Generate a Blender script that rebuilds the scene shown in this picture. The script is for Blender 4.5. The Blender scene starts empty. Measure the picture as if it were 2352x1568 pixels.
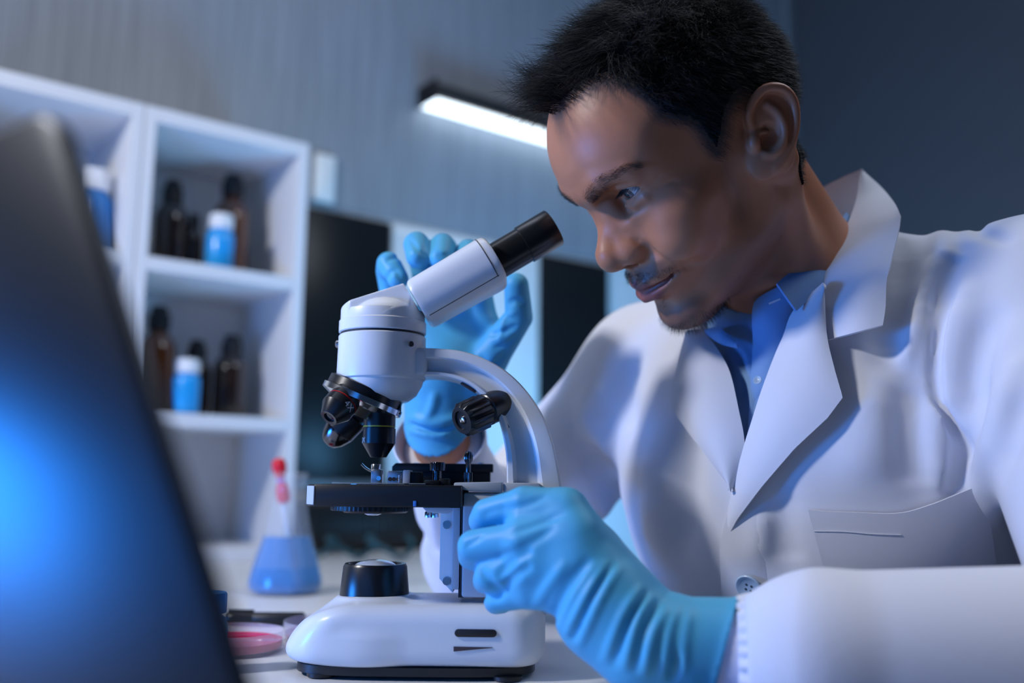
import bpy, bmesh, math, random
import numpy as np
from math import sin, cos, pi, radians, sqrt
from mathutils import Vector, Matrix

random.seed(7)
rng = np.random.default_rng(7)
C = bpy.context.scene.collection
SC = bpy.context.scene

# ------------------------------------------------------------------ camera
FPX = 2150.0
CX, CY = 1176.0, 784.0
CAM = np.array([0.0, 0.0, 0.1415])          # the table top is z = 0, the floor z = -0.75
PITCH, ROLL = radians(8.6), radians(0.6)


def _rx(a):
    return np.array([[1, 0, 0], [0, cos(a), -sin(a)], [0, sin(a), cos(a)]])


def _ry(a):
    return np.array([[cos(a), 0, sin(a)], [0, 1, 0], [-sin(a), 0, cos(a)]])


def _rz(a):
    return np.array([[cos(a), -sin(a), 0], [sin(a), cos(a), 0], [0, 0, 1]])


CROT = _rx(pi / 2 + PITCH) @ _rz(ROLL)
cam_data = bpy.data.cameras.new('camera')
cam = bpy.data.objects.new('camera', cam_data)
C.objects.link(cam)
cam.matrix_world = Matrix.Translation(Vector(CAM)) @ Matrix(CROT.tolist()).to_4x4()
cam_data.sensor_width = 36.0
cam_data.lens = 36.0 * FPX / 2352.0
cam_data.clip_start = 0.02
cam_data.dof.use_dof = True
cam_data.dof.focus_distance = 0.705
cam_data.dof.aperture_fstop = 2.4
SC.camera = cam


def ray(px, py):
    return CROT @ np.array([(px - CX) / FPX, -(py - CY) / FPX, -1.0])


def W(px, py, Y):
    """the point of the room seen at pixel (px, py) at distance Y in front of the camera"""
    d = ray(px, py)
    return CAM + d * (Y / d[1])


def on_table(px, py, z=0.0):
    d = ray(px, py)
    return CAM + d * ((z - CAM[2]) / d[2])


def proj(P):
    c = (np.asarray(P, float) - CAM) @ CROT
    return np.stack([CX + FPX * c[..., 0] / -c[..., 2], CY - FPX * c[..., 1] / -c[..., 2]], -1)


# ------------------------------------------------------------------ world, lights, exposure
SC.view_settings.view_transform = 'Standard'
SC.view_settings.look = 'None'
SC.view_settings.gamma = 1.0
SC.view_settings.use_curve_mapping = False
SC.view_settings.exposure = 0.0
SC.cycles.use_denoising = True
SC.cycles.max_bounces = 10
SC.cycles.transmission_bounces = 10
SC.cycles.transparent_max_bounces = 12
SC.cycles.caustics_reflective = False
SC.cycles.caustics_refractive = False
SC.cycles.sample_clamp_indirect = 4.0

world = bpy.data.worlds.new('world')
SC.world = world
world.use_nodes = True
bg = world.node_tree.nodes['Background']
bg.inputs[0].default_value = (0.16, 0.30, 0.62, 1)
bg.inputs[1].default_value = 0.07


def area(name, loc, target, size, power, color, size_y=None, spread=pi):
    l = bpy.data.lights.new(name, 'AREA')
    l.energy = power
    l.color = color
    l.size = size
    if size_y:
        l.shape = 'RECTANGLE'
        l.size_y = size_y
    l.spread = spread
    o = bpy.data.objects.new(name, l)
    C.objects.link(o)
    o.location = loc
    o.rotation_euler = (Vector(target) - Vector(loc)).to_track_quat('-Z', 'Y').to_euler()
    return o


LAMP_E = 2.6
SCREEN_E = 0.9
LID_COL = (0.018, 0.021, 0.027)
key_light = area('key_lamp', (-1.22, 0.29, 1.02), (0.20, 0.78, 0.22), 0.16, 17.5, (0.96, 0.96, 1.0))
blue_light = area('blue_lamp', (-0.93, 0.46, 0.03), (0.1, 0.80, 0.08), 0.28, 13, (0.02, 0.25, 1.0))
wall_glow = area('wall_glow_lamp', (0.30, 1.60, -0.16), (0.05, 2.5, 0.9), 0.5, 17, (0.15, 0.51, 1.0))
fill_light = area('ceiling_lamp', (0.85, 0.80, 1.55), (0.25, 0.8, 0.1), 0.6, 8, (0.80, 0.87, 1.0))
room_light = area('room_fill', (-0.3, 1.1, 2.1), (0.1, 1.9, 0.3), 1.0, 7.5, (0.80, 0.85, 1.0))  # unseen fill, added to whiten the board on the back wall
SKIN = (0.47, 0.19, 0.098)
COAT = (0.72, 0.73, 0.80)
SHIRT = (0.19, 0.34, 0.60)
GLOVE = (0.08, 0.40, 0.64)


# ------------------------------------------------------------------ materials
def mat(name, color, rough=0.5, metal=0.0, spec=0.5, coat=0.0, sub=0.0, noise=None, bump=None, vary=None,
        trans=0.0, ior=1.45, emit=None, emit_s=0.0, sheen=0.0, stretch=None):
    """Principled material; noise=(scale, amount) varies the colour, bump=(scale, strength, distance) fine relief"""
    m = bpy.data.materials.new(name)
    m.use_nodes = True
    nt = m.node_tree
    b = nt.nodes['Principled BSDF']
    col = tuple(color) + (1,)
    b.inputs['Base Color'].default_value = col
    b.inputs['Roughness'].default_value = rough
    b.inputs['Metallic'].default_value = metal
    b.inputs['Specular IOR Level'].default_value = spec
    b.inputs['Coat Weight'].default_value = coat
    b.inputs['Coat Roughness'].default_value = 0.15
    b.inputs['IOR'].default_value = ior
    b.inputs['Transmission Weight'].default_value = trans
    b.inputs['Sheen Weight'].default_value = sheen
    if sub:
        b.inputs['Subsurface Weight'].default_value = sub
        b.inputs['Subsurface Radius'].default_value = (0.9, 0.35, 0.2)
        b.inputs['Subsurface Scale'].default_value = 0.006
    if emit:
        b.inputs['Emission Color'].default_value = tuple(emit) + (1,)
        b.inputs['Emission Strength'].default_value = emit_s
    tc = nt.nodes.new('ShaderNodeTexCoord')
    src = tc.outputs['Object']
    if stretch:
        mp = nt.nodes.new('ShaderNodeMapping')
        mp.inputs['Scale'].default_value = stretch
        nt.links.new(src, mp.inputs['Vector'])
        src = mp.outputs['Vector']
    if noise:
        n = nt.nodes.new('ShaderNodeTexNoise')
        n.inputs['Scale'].default_value = noise[0]
        n.inputs['Detail'].default_value = 6
        nt.links.new(src, n.inputs['Vector'])
        mix = nt.nodes.new('ShaderNodeMix')
        mix.data_type = 'RGBA'
        mix.inputs[6].default_value = tuple(c * (1 - noise[1]) for c in color) + (1,)
        mix.inputs[7].default_value = tuple(min(1, c * (1 + noise[1])) for c in color) + (1,)
        nt.links.new(n.outputs['Fac'], mix.inputs[0])
        nt.links.new(mix.outputs[2], b.inputs['Base Color'])
    if bump:
        n2 = nt.nodes.new('ShaderNodeTexNoise')
        n2.inputs['Scale'].default_value = bump[0]
        n2.inputs['Detail'].default_value = 4
        nt.links.new(src, n2.inputs['Vector'])
        bp = nt.nodes.new('ShaderNodeBump')
        bp.inputs['Strength'].default_value = bump[1]
        bp.inputs['Distance'].default_value = bump[2]
        nt.links.new(n2.outputs['Fac'], bp.inputs['Height'])
        nt.links.new(bp.outputs['Normal'], b.inputs['Normal'])
    return m


def glass_mat(name, color, rough=0.0, ior=1.45):
    return mat(name, color, rough=rough, trans=1.0, ior=ior)


# ------------------------------------------------------------------ objects
def tag(o, label=None, cat=None, group=None, kind=None):
    for k, v in (('label', label), ('category', cat), ('group', group), ('kind', kind)):
        if v:
            o[k] = v
    return o


def empty(name, loc, rz=0.0, label=None, cat=None, group=None):
    o = bpy.data.objects.new(name, None)
    C.objects.link(o)
    o.location = [float(v) for v in loc]
    o.rotation_euler = (0, 0, rz)
    o.empty_display_size = 0.03
    return tag(o, label, cat, group)


def link(name, me, m, parent=None, loc=None, label=None):
    o = bpy.data.objects.new(name, me)
    C.objects.link(o)
    if m is not None and not me.materials:
        me.materials.append(m)
    if parent is not None:
        o.parent = parent
    if loc is not None:
        o.location = [float(v) for v in loc]
    if label:
        o['label'] = label
    return o


def to_mesh(name, geo, smooth=True, angle=None):
    V, F = geo
    me = bpy.data.meshes.new(name)
    V = np.asarray(V, float)
    if isinstance(F, np.ndarray):
        n, k = F.shape
        me.vertices.add(len(V))
        me.vertices.foreach_set('co', V.astype(np.float32).ravel())
        me.loops.add(n * k)
        me.loops.foreach_set('vertex_index', F.astype(np.int32).ravel())
        me.polygons.add(n)
        me.polygons.foreach_set('loop_start', (np.arange(n) * k).astype(np.int32))
        me.update(calc_edges=True)
    else:
        me.from_pydata([tuple(v) for v in V], [], [tuple(f) for f in F])
    me.validate()
    if smooth:
        me.shade_smooth()
        if angle:
            me.set_sharp_from_angle(angle=radians(angle))
    return me


def part(name, geo, m, parent=None, smooth=True, angle=40, label=None, loc=None):
    return link(name, to_mesh(name, geo, smooth, angle), m, parent, loc, label)


def join(*geos):
    V, F, n = [], [], 0
    for v, f in geos:
        v = np.asarray(v, float)
        V.append(v)
        F += [tuple(int(i) + n for i in q) for q in f]
        n += len(v)
    return np.concatenate(V), F


def xf(geo, M=None, t=None):
    V, F = geo
    V = np.asarray(V, float)
    if M is not None:
        V = V @ np.asarray(M).T
    if t is not None:
        V = V + np.asarray(t)
    return V, F


def frame_z(axis):
    """rotation taking +z to axis"""
    a = np.asarray(axis, float)
    a = a / np.linalg.norm(a)
    h = np.array([1.0, 0, 0]) if abs(a[0]) < 0.8 else np.array([0, 1.0, 0])
    x = np.cross(h, a)
    x /= np.linalg.norm(x)
    y = np.cross(a, x)
    return np.stack([x, y, a], 1)


def lathe(profile, seg=40, center=(0, 0, 0), axis=(0, 0, 1), cap=True, flutes=0, depth=0.0):
    """solid of revolution of [(r, z)...] about axis; flutes > 0 cuts that many grooves in rows flagged by (r, z, 1)"""
    V, F = [], []
    for p in profile:
        r, z = p[0], p[1]
        fl = len(p) > 2 and p[2]
        for i in range(seg):
            a = 2 * pi * i / seg
            rr = r
            if fl and flutes:
                rr = r - depth * (0.5 + 0.5 * cos(a * flutes))
            V.append((rr * cos(a), rr * sin(a), z))
    n = len(profile)
    for j in range(n - 1):
        for i in range(seg):
            k = (i + 1) % seg
            F.append((j * seg + i, j * seg + k, (j + 1) * seg + k, (j + 1) * seg + i))
    if cap:
        F.append(tuple(reversed(range(seg))))
        F.append(tuple((n - 1) * seg + i for i in range(seg)))
    V = np.array(V)
    return xf((V, F), frame_z(axis), center)


def rbox(lo, hi, r=0.002, seg=2):
    bm = bmesh.new()
    bmesh.ops.create_cube(bm, size=1.0)
    lo, hi = np.asarray(lo, float), np.asarray(hi, float)
    for v in bm.verts:
        v.co = Vector((lo + hi) / 2 + np.array(v.co) * (hi - lo))
    if r > 0:
        bmesh.ops.bevel(bm, geom=list(bm.edges), offset=r, segments=seg, profile=0.5, affect='EDGES')
    bm.verts.index_update()
    g = (np.array([v.co[:] for v in bm.verts]), [tuple(v.index for v in f.verts) for f in bm.faces])
    bm.free()
    return g


def prism(poly, v0, v1, r=0.0, seg=2, M=None):
    """polygon [(u, z)...] extruded from v0 to v1 along y, edges rounded by r"""
    bm = bmesh.new()
    a = [bm.verts.new((u, v0, z)) for u, z in poly]
    b = [bm.verts.new((u, v1, z)) for u, z in poly]
    n = len(poly)
    bm.faces.new(a)
    bm.faces.new(list(reversed(b)))
    for i in range(n):
        bm.faces.new((a[i], b[i], b[(i + 1) % n], a[(i + 1) % n]))
    bmesh.ops.recalc_face_normals(bm, faces=list(bm.faces))
    if r > 0:
        bmesh.ops.bevel(bm, geom=list(bm.edges), offset=r, segments=seg, profile=0.5, affect='EDGES', clamp_overlap=True)
    bm.verts.index_update()
    g = (np.array([v.co[:] for v in bm.verts]), [tuple(v.index for v in f.verts) for f in bm.faces])
    bm.free()
    return g if M is None else xf(g, M)


def tube(path, radii, seg=12, cap=True):
    path = np.asarray(path, float)
    n = len(path)
    radii = np.broadcast_to(np.asarray(radii, float), (n,))
    V, F = [], []
    up = None
    for i in range(n):
        t = path[min(i + 1, n - 1)] - path[max(i - 1, 0)]
        t = t / np.linalg.norm(t)
        if up is None:
            up = frame_z(t)[:, 0]
        up = up - t * np.dot(up, t)
        up /= np.linalg.norm(up)
        w = np.cross(t, up)
        for k in range(seg):
            a = 2 * pi * k / seg
            V.append(path[i] + radii[i] * (cos(a) * up + sin(a) * w))
    for i in range(n - 1):
        for k in range(seg):
            j = (k + 1) % seg
            F.append((i * seg + k, i * seg + j, (i + 1) * seg + j, (i + 1) * seg + k))
    if cap:
        F.append(tuple(reversed(range(seg))))
        F.append(tuple((n - 1) * seg + k for k in range(seg)))
    return np.array(V), F


def loft(sections, cap=True, closed=True):
    """sections: list of equal-length rings of points"""
    S = [np.asarray(s, float) for s in sections]
    k = len(S[0])
    V = np.concatenate(S)
    F = []
    for i in range(len(S) - 1):
        for j in range(k if closed else k - 1):
            q = (j + 1) % k
            F.append((i * k + j, i * k + q, (i + 1) * k + q, (i + 1) * k + j))
    if cap:
        F.append(tuple(reversed(range(k))))
        F.append(tuple((len(S) - 1) * k + j for j in range(k)))
    return V, F


def resample(pts, n):
    p = np.asarray(pts, float)
    s = np.r_[0, np.cumsum(np.linalg.norm(np.diff(p, axis=0), axis=1))]
    t = np.linspace(0, s[-1], n)
    return np.stack([np.interp(t, s, p[:, i]) for i in range(p.shape[1])], 1)


def spline(pts, n):
    """Catmull-Rom through pts, n samples"""
    p = np.asarray(pts, float)
    p = np.vstack([2 * p[0] - p[1], p, 2 * p[-1] - p[-2]])
    out = []
    m = len(p) - 3
    for i in range(n):
        u = i / (n - 1) * m
        k = min(int(u), m - 1)
        t = u - k
        a, b, c, d = p[k:k + 4]
        out.append(0.5 * (2 * b + (c - a) * t + (2 * a - 5 * b + 4 * c - d) * t * t + (3 * b - a - 3 * c + d) * t ** 3))
    return np.array(out)


# ------------------------------------------------------------------ distance fields -> meshes
def f_ell(P, c, r, M=None):
    q = P - np.asarray(c, np.float32)
    if M is not None:
        q = q @ np.asarray(M, np.float32)
    r = np.asarray(r, np.float32)
    q = q / r
    k0 = np.sqrt((q * q).sum(1)) + 1e-9
    q = q / r
    k1 = np.sqrt((q * q).sum(1)) + 1e-9
    return k0 * (k0 - 1) / k1


def f_cone(P, a, b, ra, rb):
    a = np.asarray(a, np.float32)
    ab = np.asarray(b, np.float32) - a
    q = P - a
    t = np.clip(q @ ab / max(float(ab @ ab), 1e-12), 0, 1)
    d = q - t[:, None] * ab
    return np.sqrt((d * d).sum(1)) - (ra + (rb - ra) * t)


def f_chain(P, pts, rs):
    d = None
    for i in range(len(pts) - 1):
        e = f_cone(P, pts[i], pts[i + 1], rs[i], rs[i + 1])
        d = e if d is None else np.minimum(d, e)
    return d


def f_box(P, c, h, r, M=None):
    q = P - np.asarray(c, np.float32)
    if M is not None:
        q = q @ np.asarray(M, np.float32)
    q = np.abs(q) - (np.asarray(h, np.float32) - r)
    return np.sqrt((np.maximum(q, 0) ** 2).sum(1)) + np.minimum(q.max(1), 0) - r


def smin(a, b, k):
    h = np.clip(0.5 + 0.5 * (b - a) / k, 0, 1)
    return b + (a - b) * h - k * h * (1 - h)


def smax(a, b, k):
    return -smin(-a, -b, k)


def strokes(P, d, lst):
    """raise (amp > 0) or sink the surface d along polylines: (points, width, amp)"""
    for pts, w, amp in lst:
        pts = np.asarray(pts, np.float32)
        lo, hi = pts.min(0) - 2.6 * w, pts.max(0) + 2.6 * w
        s = np.nonzero(((P > lo) & (P < hi)).all(1))[0]
        if len(s) == 0:
            continue
        n = len(pts)
        rs = np.zeros(n)
        Q = P[s]
        best = None
        for i in range(n - 1):
            ab = pts[i + 1] - pts[i]
            q = Q - pts[i]
            t = np.clip(q @ ab / max(float(ab @ ab), 1e-12), 0, 1)
            e = q - t[:, None] * ab
            u = (i + t) / (n - 1)
            fade = np.clip(np.minimum(u, 1 - u) * 4, 0.0, 1)
            v = fade * np.exp(-(e * e).sum(1) / (w * w))
            best = v if best is None else np.maximum(best, v)
        d[s] = d[s] - amp * best
    return d


def axis_grid(lo, hi, h, fine=None):
    """grid coordinates; fine=(lo, hi, h) gives a finer stretch; length is 4k + 1"""
    if fine is None:
        g = np.arange(lo, hi + h, h)
    else:
        a, b, hf = fine
        g = np.concatenate([np.arange(lo, a, h), np.arange(a, b, hf), np.arange(b, hi + h, h)])
    while len(g) % 4 != 1:
        g = np.append(g, g[-1] + h)
    return g.astype(np.float32)


def sdf_mesh(f, xs, ys, zs, newton=True, margin=1.0):
    """zero surface of f on a rectilinear grid: coarse pass, narrow band, then surface nets"""
    cx, cy, cz = xs[::4], ys[::4], zs[::4]
    G = np.stack(np.meshgrid(cx, cy, cz, indexing='ij'), -1)
    shp = G.shape[:3]
    D = f(G.reshape(-1, 3)).reshape(shp)
    diag = np.sqrt((np.diff(cx)[:, None, None] ** 2 + np.diff(cy)[None, :, None] ** 2 + np.diff(cz)[None, None, :] ** 2))
    A = np.abs(D)
    m8 = None
    for i in (0, 1):
        for j in (0, 1):
            for k in (0, 1):
                q = A[i:shp[0] - 1 + i, j:shp[1] - 1 + j, k:shp[2] - 1 + k]
                m8 = q if m8 is None else np.minimum(m8, q)
    near = m8 < diag * 0.9 * margin
    n = (len(xs), len(ys), len(zs))
    V = np.repeat(np.repeat(np.repeat(np.where(D < 0, -1.0, 1.0).astype(np.float32), 4, 0), 4, 1), 4, 2)[:n[0], :n[1], :n[2]]
    mask = np.zeros(n, bool)
    nb = np.repeat(np.repeat(np.repeat(near, 4, 0), 4, 1), 4, 2)
    for i in (0, 1):
        for j in (0, 1):
            for k in (0, 1):
                mask[i:n[0] - 1 + i, j:n[1] - 1 + j, k:n[2] - 1 + k] |= nb
    ix = np.argwhere(mask)
    P = np.stack([xs[ix[:, 0]], ys[ix[:, 1]], zs[ix[:, 2]]], 1)
    vals = np.concatenate([f(P[i:i + 400000]) for i in range(0, len(P), 400000)])
    V[mask] = vals
    S = V < 0
    anyc = np.zeros([k - 1 for k in n], bool)
    allc = np.ones([k - 1 for k in n], bool)
    for i in (0, 1):
        for j in (0, 1):
            for k in (0, 1):
                q = S[i:n[0] - 1 + i, j:n[1] - 1 + j, k:n[2] - 1 + k]
                anyc |= q
                allc &= q
    act = np.argwhere(anyc & ~allc)
    idx = np.full([k - 1 for k in n], -1, np.int32)
    idx[act[:, 0], act[:, 1], act[:, 2]] = np.arange(len(act))
    acc = np.zeros((len(act), 3))
    cnt = np.zeros(len(act))
    ax = (xs, ys, zs)
    for d in range(3):
        o1, o2 = [k for k in range(3) if k != d]
        for a in (0, 1):
            for b in (0, 1):
                p = act.copy()
                p[:, o1] += a
                p[:, o2] += b
                q = p.copy()
                q[:, d] += 1
                v0 = V[p[:, 0], p[:, 1], p[:, 2]]
                v1 = V[q[:, 0], q[:, 1], q[:, 2]]
                cr = (v0 < 0) != (v1 < 0)
                t = np.where(cr, v0 / np.where(cr, v0 - v1, 1), 0)
                X = np.empty((len(act), 3))
                X[:, o1] = ax[o1][p[:, o1]]
                X[:, o2] = ax[o2][p[:, o2]]
                X[:, d] = ax[d][p[:, d]] * (1 - t) + ax[d][q[:, d]] * t
                acc += X * cr[:, None]
                cnt += cr
    vert = acc / cnt[:, None]
    faces = []
    for d in range(3):
        o1, o2 = (d + 1) % 3, (d + 2) % 3
        sl0 = [slice(1, n[k] - 1) for k in range(3)]
        sl0[d] = slice(0, n[d] - 1)
        sl1 = list(sl0)
        sl1[d] = slice(1, n[d])
        s0, s1 = S[tuple(sl0)], S[tuple(sl1)]
        for flip, msk in ((False, s0 & ~s1), (True, ~s0 & s1)):
            e = np.argwhere(msk)
            for k in range(3):
                if k != d:
                    e[:, k] += 1
            quad = []
            for a, b in ((0, 0), (-1, 0), (-1, -1), (0, -1)):
                c = e.copy()
                c[:, o1] += a
                c[:, o2] += b
                quad.append(idx[c[:, 0], c[:, 1], c[:, 2]])
            q = np.stack(quad, 1)
            faces.append(q[:, ::-1] if flip else q)
    F = np.concatenate(faces)
    F = F[(F >= 0).all(1)]
    if newton:
        vv = vert.astype(np.float32)
        d0 = f(vv)
        g = sdf_normal(f, vv)
        st = np.clip(d0, -0.002, 0.002)
        vert = vert - g * st[:, None] * 0.8
    return vert, F


def sdf_normal(f, P, h=0.0008):
    P = np.asarray(P, np.float32)
    g = np.stack([f(P + np.array(e, np.float32) * h) - f(P - np.array(e, np.float32) * h) for e in np.eye(3)], 1)
    return g / (np.linalg.norm(g, axis=1, keepdims=True) + 1e-9)


def march(f, pix, t0=0.25, steps=90, far=1.6):
    """first points of the surface of f seen at the given pixels"""
    pix = np.asarray(pix, float)
    D = np.stack([ray(x, y) for x, y in pix])
    D /= np.linalg.norm(D, axis=1, keepdims=True)
    t = np.full(len(pix), t0)
    for _ in range(steps):
        d = f((CAM + D * t[:, None]).astype(np.float32))
        t = np.minimum(t + d * 0.85, far)
    return CAM + D * t[:, None]


def sheet(f, left, right, nu, nv, off, thick=0.002, straight=False, Y=None):
    """cloth piece between two pixel outlines laid on the surface of f; off(u, v) is its clearance along the surface normal.
    With Y(u, v) the piece stands at that distance instead of lying on f."""
    A, B = resample(left, nu), resample(right, nu)
    if len(left) > 2 and straight != 'both':
        A = resample(spline(left, 60), nu)
    if len(right) > 2 and not straight:
        B = resample(spline(right, 60), nu)
    v = np.linspace(0, 1, nv)
    pix = A[:, None, :] * (1 - v)[None, :, None] + B[:, None, :] * v[None, :, None]
    u = np.linspace(0, 1, nu)
    if Y is not None:
        P = np.array([[W(pix[i, j, 0], pix[i, j, 1], Y(u[i], v[j])) for j in range(nv)] for i in range(nu)])
    else:
        P = march(f, pix.reshape(-1, 2))
        N = sdf_normal(f, P, 0.004)
        O = np.array([[off(u[i], v[j]) for j in range(nv)] for i in range(nu)]).ravel()
        P = (P + N * O[:, None]).reshape(nu, nv, 3)
    # smooth the sheet a little, keeping its border
    for _ in range(3):
        Q = P.copy()
        Q[1:-1, 1:-1] = 0.5 * P[1:-1, 1:-1] + 0.125 * (P[:-2, 1:-1] + P[2:, 1:-1] + P[1:-1, :-2] + P[1:-1, 2:])
        P = Q
    return solid_grid(P, thick)


def solid_grid(P, thick):
    """grid of points (nu, nv, 3) given thickness away from the camera side"""
    nu, nv = P.shape[:2]
    du = np.gradient(P, axis=0)
    dv = np.gradient(P, axis=1)
    N = np.cross(du, dv)
    N /= np.linalg.norm(N, axis=2, keepdims=True) + 1e-12
    if (N * (P - CAM)).sum() < 0:
        N = -N
    Q = P + N * thick
    V = np.concatenate([P.reshape(-1, 3), Q.reshape(-1, 3)])
    F = []
    m = nu * nv
    for i in range(nu - 1):
        for j in range(nv - 1):
            a, b, c, d = i * nv + j, i * nv + j + 1, (i + 1) * nv + j + 1, (i + 1) * nv + j
            F.append((a, b, c, d))
            F.append((m + d, m + c, m + b, m + a))
    rim = [j for j in range(nv)] + [i * nv + nv - 1 for i in range(1, nu)] + [(nu - 1) * nv + j for j in range(nv - 2, -1, -1)] + [i * nv for i in range(nu - 2, 0, -1)]
    for k in range(len(rim)):
        a, b = rim[k], rim[(k + 1) % len(rim)]
        F.append((b, a, m + a, m + b))
    bm = bmesh.new()
    vs = [bm.verts.new(v) for v in V]
    for q in F:
        bm.faces.new([vs[i] for i in q])
    bmesh.ops.recalc_face_normals(bm, faces=list(bm.faces))
    bm.verts.index_update()
    g = (np.array([v.co[:] for v in bm.verts]), [tuple(v.index for v in q.verts) for q in bm.faces])
    bm.free()
    return g

# ================================================================== the room
WD = np.array([0.795, 0.606, 0.0])        # along the back wall, away from the camera to the right
WD /= np.linalg.norm(WD)
WN = np.array([-WD[1], WD[0], 0.0])       # into the wall
SH_A = np.array([-0.6415, 1.55, 0.0])     # front corner where the two shelf units meet
DEPTH = 0.26
W0 = SH_A + WN * (DEPTH + 0.004)          # a point of the wall's face


def on_plane(px, py, p0, n):
    d = ray(px, py)
    return CAM + d * (np.dot(p0 - CAM, n) / np.dot(d, n))


def wall_t(px, py, off=0.0):
    """(distance along the wall, height) of the wall point seen at a pixel"""
    p = on_plane(px, py, W0 - WN * off, WN)
    return float(np.dot(p - W0, WD)), float(p[2])


def wbox(t0, t1, z0, z1, o0, o1, r=0.0, seg=2):
    """box in wall coordinates: along the wall, height, distance out from the wall's face"""
    M = np.stack([WD, WN, np.array([0, 0, 1.0])], 1)
    g = rbox((t0, -o1, z0), (t1, -o0, z1), r, seg)
    return xf(g, M, W0)


M_laminate = mat('grey_laminate', (0.27, 0.30, 0.335), rough=0.42, noise=(4.0, 0.55), stretch=(46, 46, 0.8))
M_paint = mat('pale_wall_paint', (0.72, 0.76, 0.78), rough=0.6, bump=(220, 0.1, 0.0005))
M_darkwall = mat('slate_wall_paint', (0.055, 0.065, 0.082), rough=0.55, bump=(150, 0.15, 0.0005))
M_ceil = mat('ceiling_paint', (0.5, 0.5, 0.52), rough=0.8)
M_floor = mat('grey_vinyl_floor', (0.18, 0.18, 0.19), rough=0.4, noise=(9, 0.25))
M_trim = mat('satin_metal_trim', (0.33, 0.38, 0.42), rough=0.35, metal=0.3)
M_blackgloss = mat('black_gloss_panel', (0.012, 0.013, 0.014), rough=0.3, spec=0.35)
M_board = mat('white_board', (0.86, 0.87, 0.85), rough=0.35)
M_white = mat('white_melamine', (0.80, 0.80, 0.81), rough=0.45)
M_desk = mat('white_desk_laminate', (0.80, 0.80, 0.80), rough=0.32, noise=(4, 0.03))
M_black = mat('black_plastic', (0.012, 0.012, 0.013), rough=0.35)
M_blackm = mat('matte_black_metal', (0.014, 0.014, 0.015), rough=0.45, spec=0.4)
M_amber = mat('amber_glass', (0.10, 0.030, 0.008), rough=0.06, spec=0.6, coat=0.5)
M_darkglass = mat('dark_amber_glass', (0.022, 0.012, 0.009), rough=0.06, spec=0.6, coat=0.5)
M_cap = mat('black_ribbed_cap', (0.010, 0.010, 0.012), rough=0.5)
M_wcap = mat('white_cap', (0.82, 0.84, 0.86), rough=0.45)
M_bluebottle = mat('blue_liquid_bottle', (0.02, 0.36, 0.80), rough=0.25, coat=0.3)
M_deepblue = mat('deep_blue_plastic', (0.006, 0.19, 0.55), rough=0.35)
M_palebottle = mat('pale_blue_plastic', (0.22, 0.45, 0.75), rough=0.35)
M_glass = mat('clear_thin_glass', (0.80, 0.88, 0.96), rough=0.05, spec=0.9, coat=1.0)
M_glass.node_tree.nodes['Principled BSDF'].inputs['Alpha'].default_value = 0.10
M_dish = mat('clear_thin_plastic', (0.86, 0.80, 0.88), rough=0.06, spec=0.8, coat=0.6)
M_dish.node_tree.nodes['Principled BSDF'].inputs['Alpha'].default_value = 0.24
M_blueliq = mat('blue_liquid', (0.02, 0.34, 0.95), rough=0.04, trans=0.55, ior=1.33, coat=0.5)
M_redrub = mat('red_rubber', (0.75, 0.005, 0.02), rough=0.4)
M_violet = mat('violet_rubber', (0.42, 0.20, 0.62), rough=0.4)
M_pinkliq = mat('pink_culture_medium', (0.90, 0.012, 0.13), rough=0.05, trans=0.25, ior=1.33, coat=0.3)
M_violetliq = mat('violet_culture_medium', (0.45, 0.18, 0.55), rough=0.05, trans=0.5, ior=1.33)

t_end = wall_t(1803, 150)[0]
lam_z = wall_t(890, 503)[1]
tag(part('wall_back', wbox(-2.2, t_end + 0.12, -0.75, 2.2, -0.08, 0.0), M_paint), kind='structure')
tag(part('trim_1', wbox(-2.2, t_end, lam_z, 2.2, 0.0, 0.006), M_laminate, label='grey streaked laminate cladding of the upper wall'), kind='structure')
tag(part('trim_2', wbox(t_end, t_end + 0.055, -0.75, 2.2, 0.0, 0.012, 0.002), M_trim, label='narrow bluish vertical strip beside the slate wall'), kind='structure')
corner = W0 + WD * (t_end + 0.055)
Mr = np.stack([WN, -WD, np.array([0, 0, 1.0])], 1)
tag(part('wall_right', xf(rbox((-3.4, -0.08, -0.75), (0.0, 0.0, 2.2), 0), Mr, corner), M_darkwall), kind='structure')
tag(part('floor', rbox((-2.6, -0.6, -0.80), (3.4, 3.6, -0.75), 0), M_floor), kind='structure')
tag(part('ceiling', rbox((-2.6, -0.6, 2.2), (3.4, 3.6, 2.25), 0), M_ceil), kind='structure')

# panels on the lower wall
p_bot = wall_t(800, 1103)[1]
for t0, t1, nm, lb, m in (
        (wall_t(640, 600)[0], wall_t(888, 700)[0], 'wall_panel', 'tall glossy black panel on the wall beside the white shelf unit', M_blackgloss),
        (wall_t(1234, 700)[0], wall_t(1392, 700)[0], 'wall_panel', 'glossy black wall panel between the white board and the man', M_blackgloss),
        (wall_t(892, 700)[0], wall_t(1231, 700)[0], 'white_board', 'bright white board on the wall behind the raised gloved hand', M_board)):
    top = lam_z - 0.012
    r = empty(nm, W0 + WD * (t0 + t1) / 2 + np.array([0, 0, p_bot]), 0, lb, 'wall panel' if nm == 'wall_panel' else 'whiteboard')
    off = -np.array(r.location)
    part('sheet', xf(wbox(t0, t1, p_bot, top, 0.0005, 0.012, 0.002), None, off), m, r)
    part('edge_strip', xf(wbox(t0, t1, p_bot - 0.012, p_bot, 0.0005, 0.016, 0.002), None, off), M_trim, r, label='thin metal strip along the lower edge')

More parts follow.
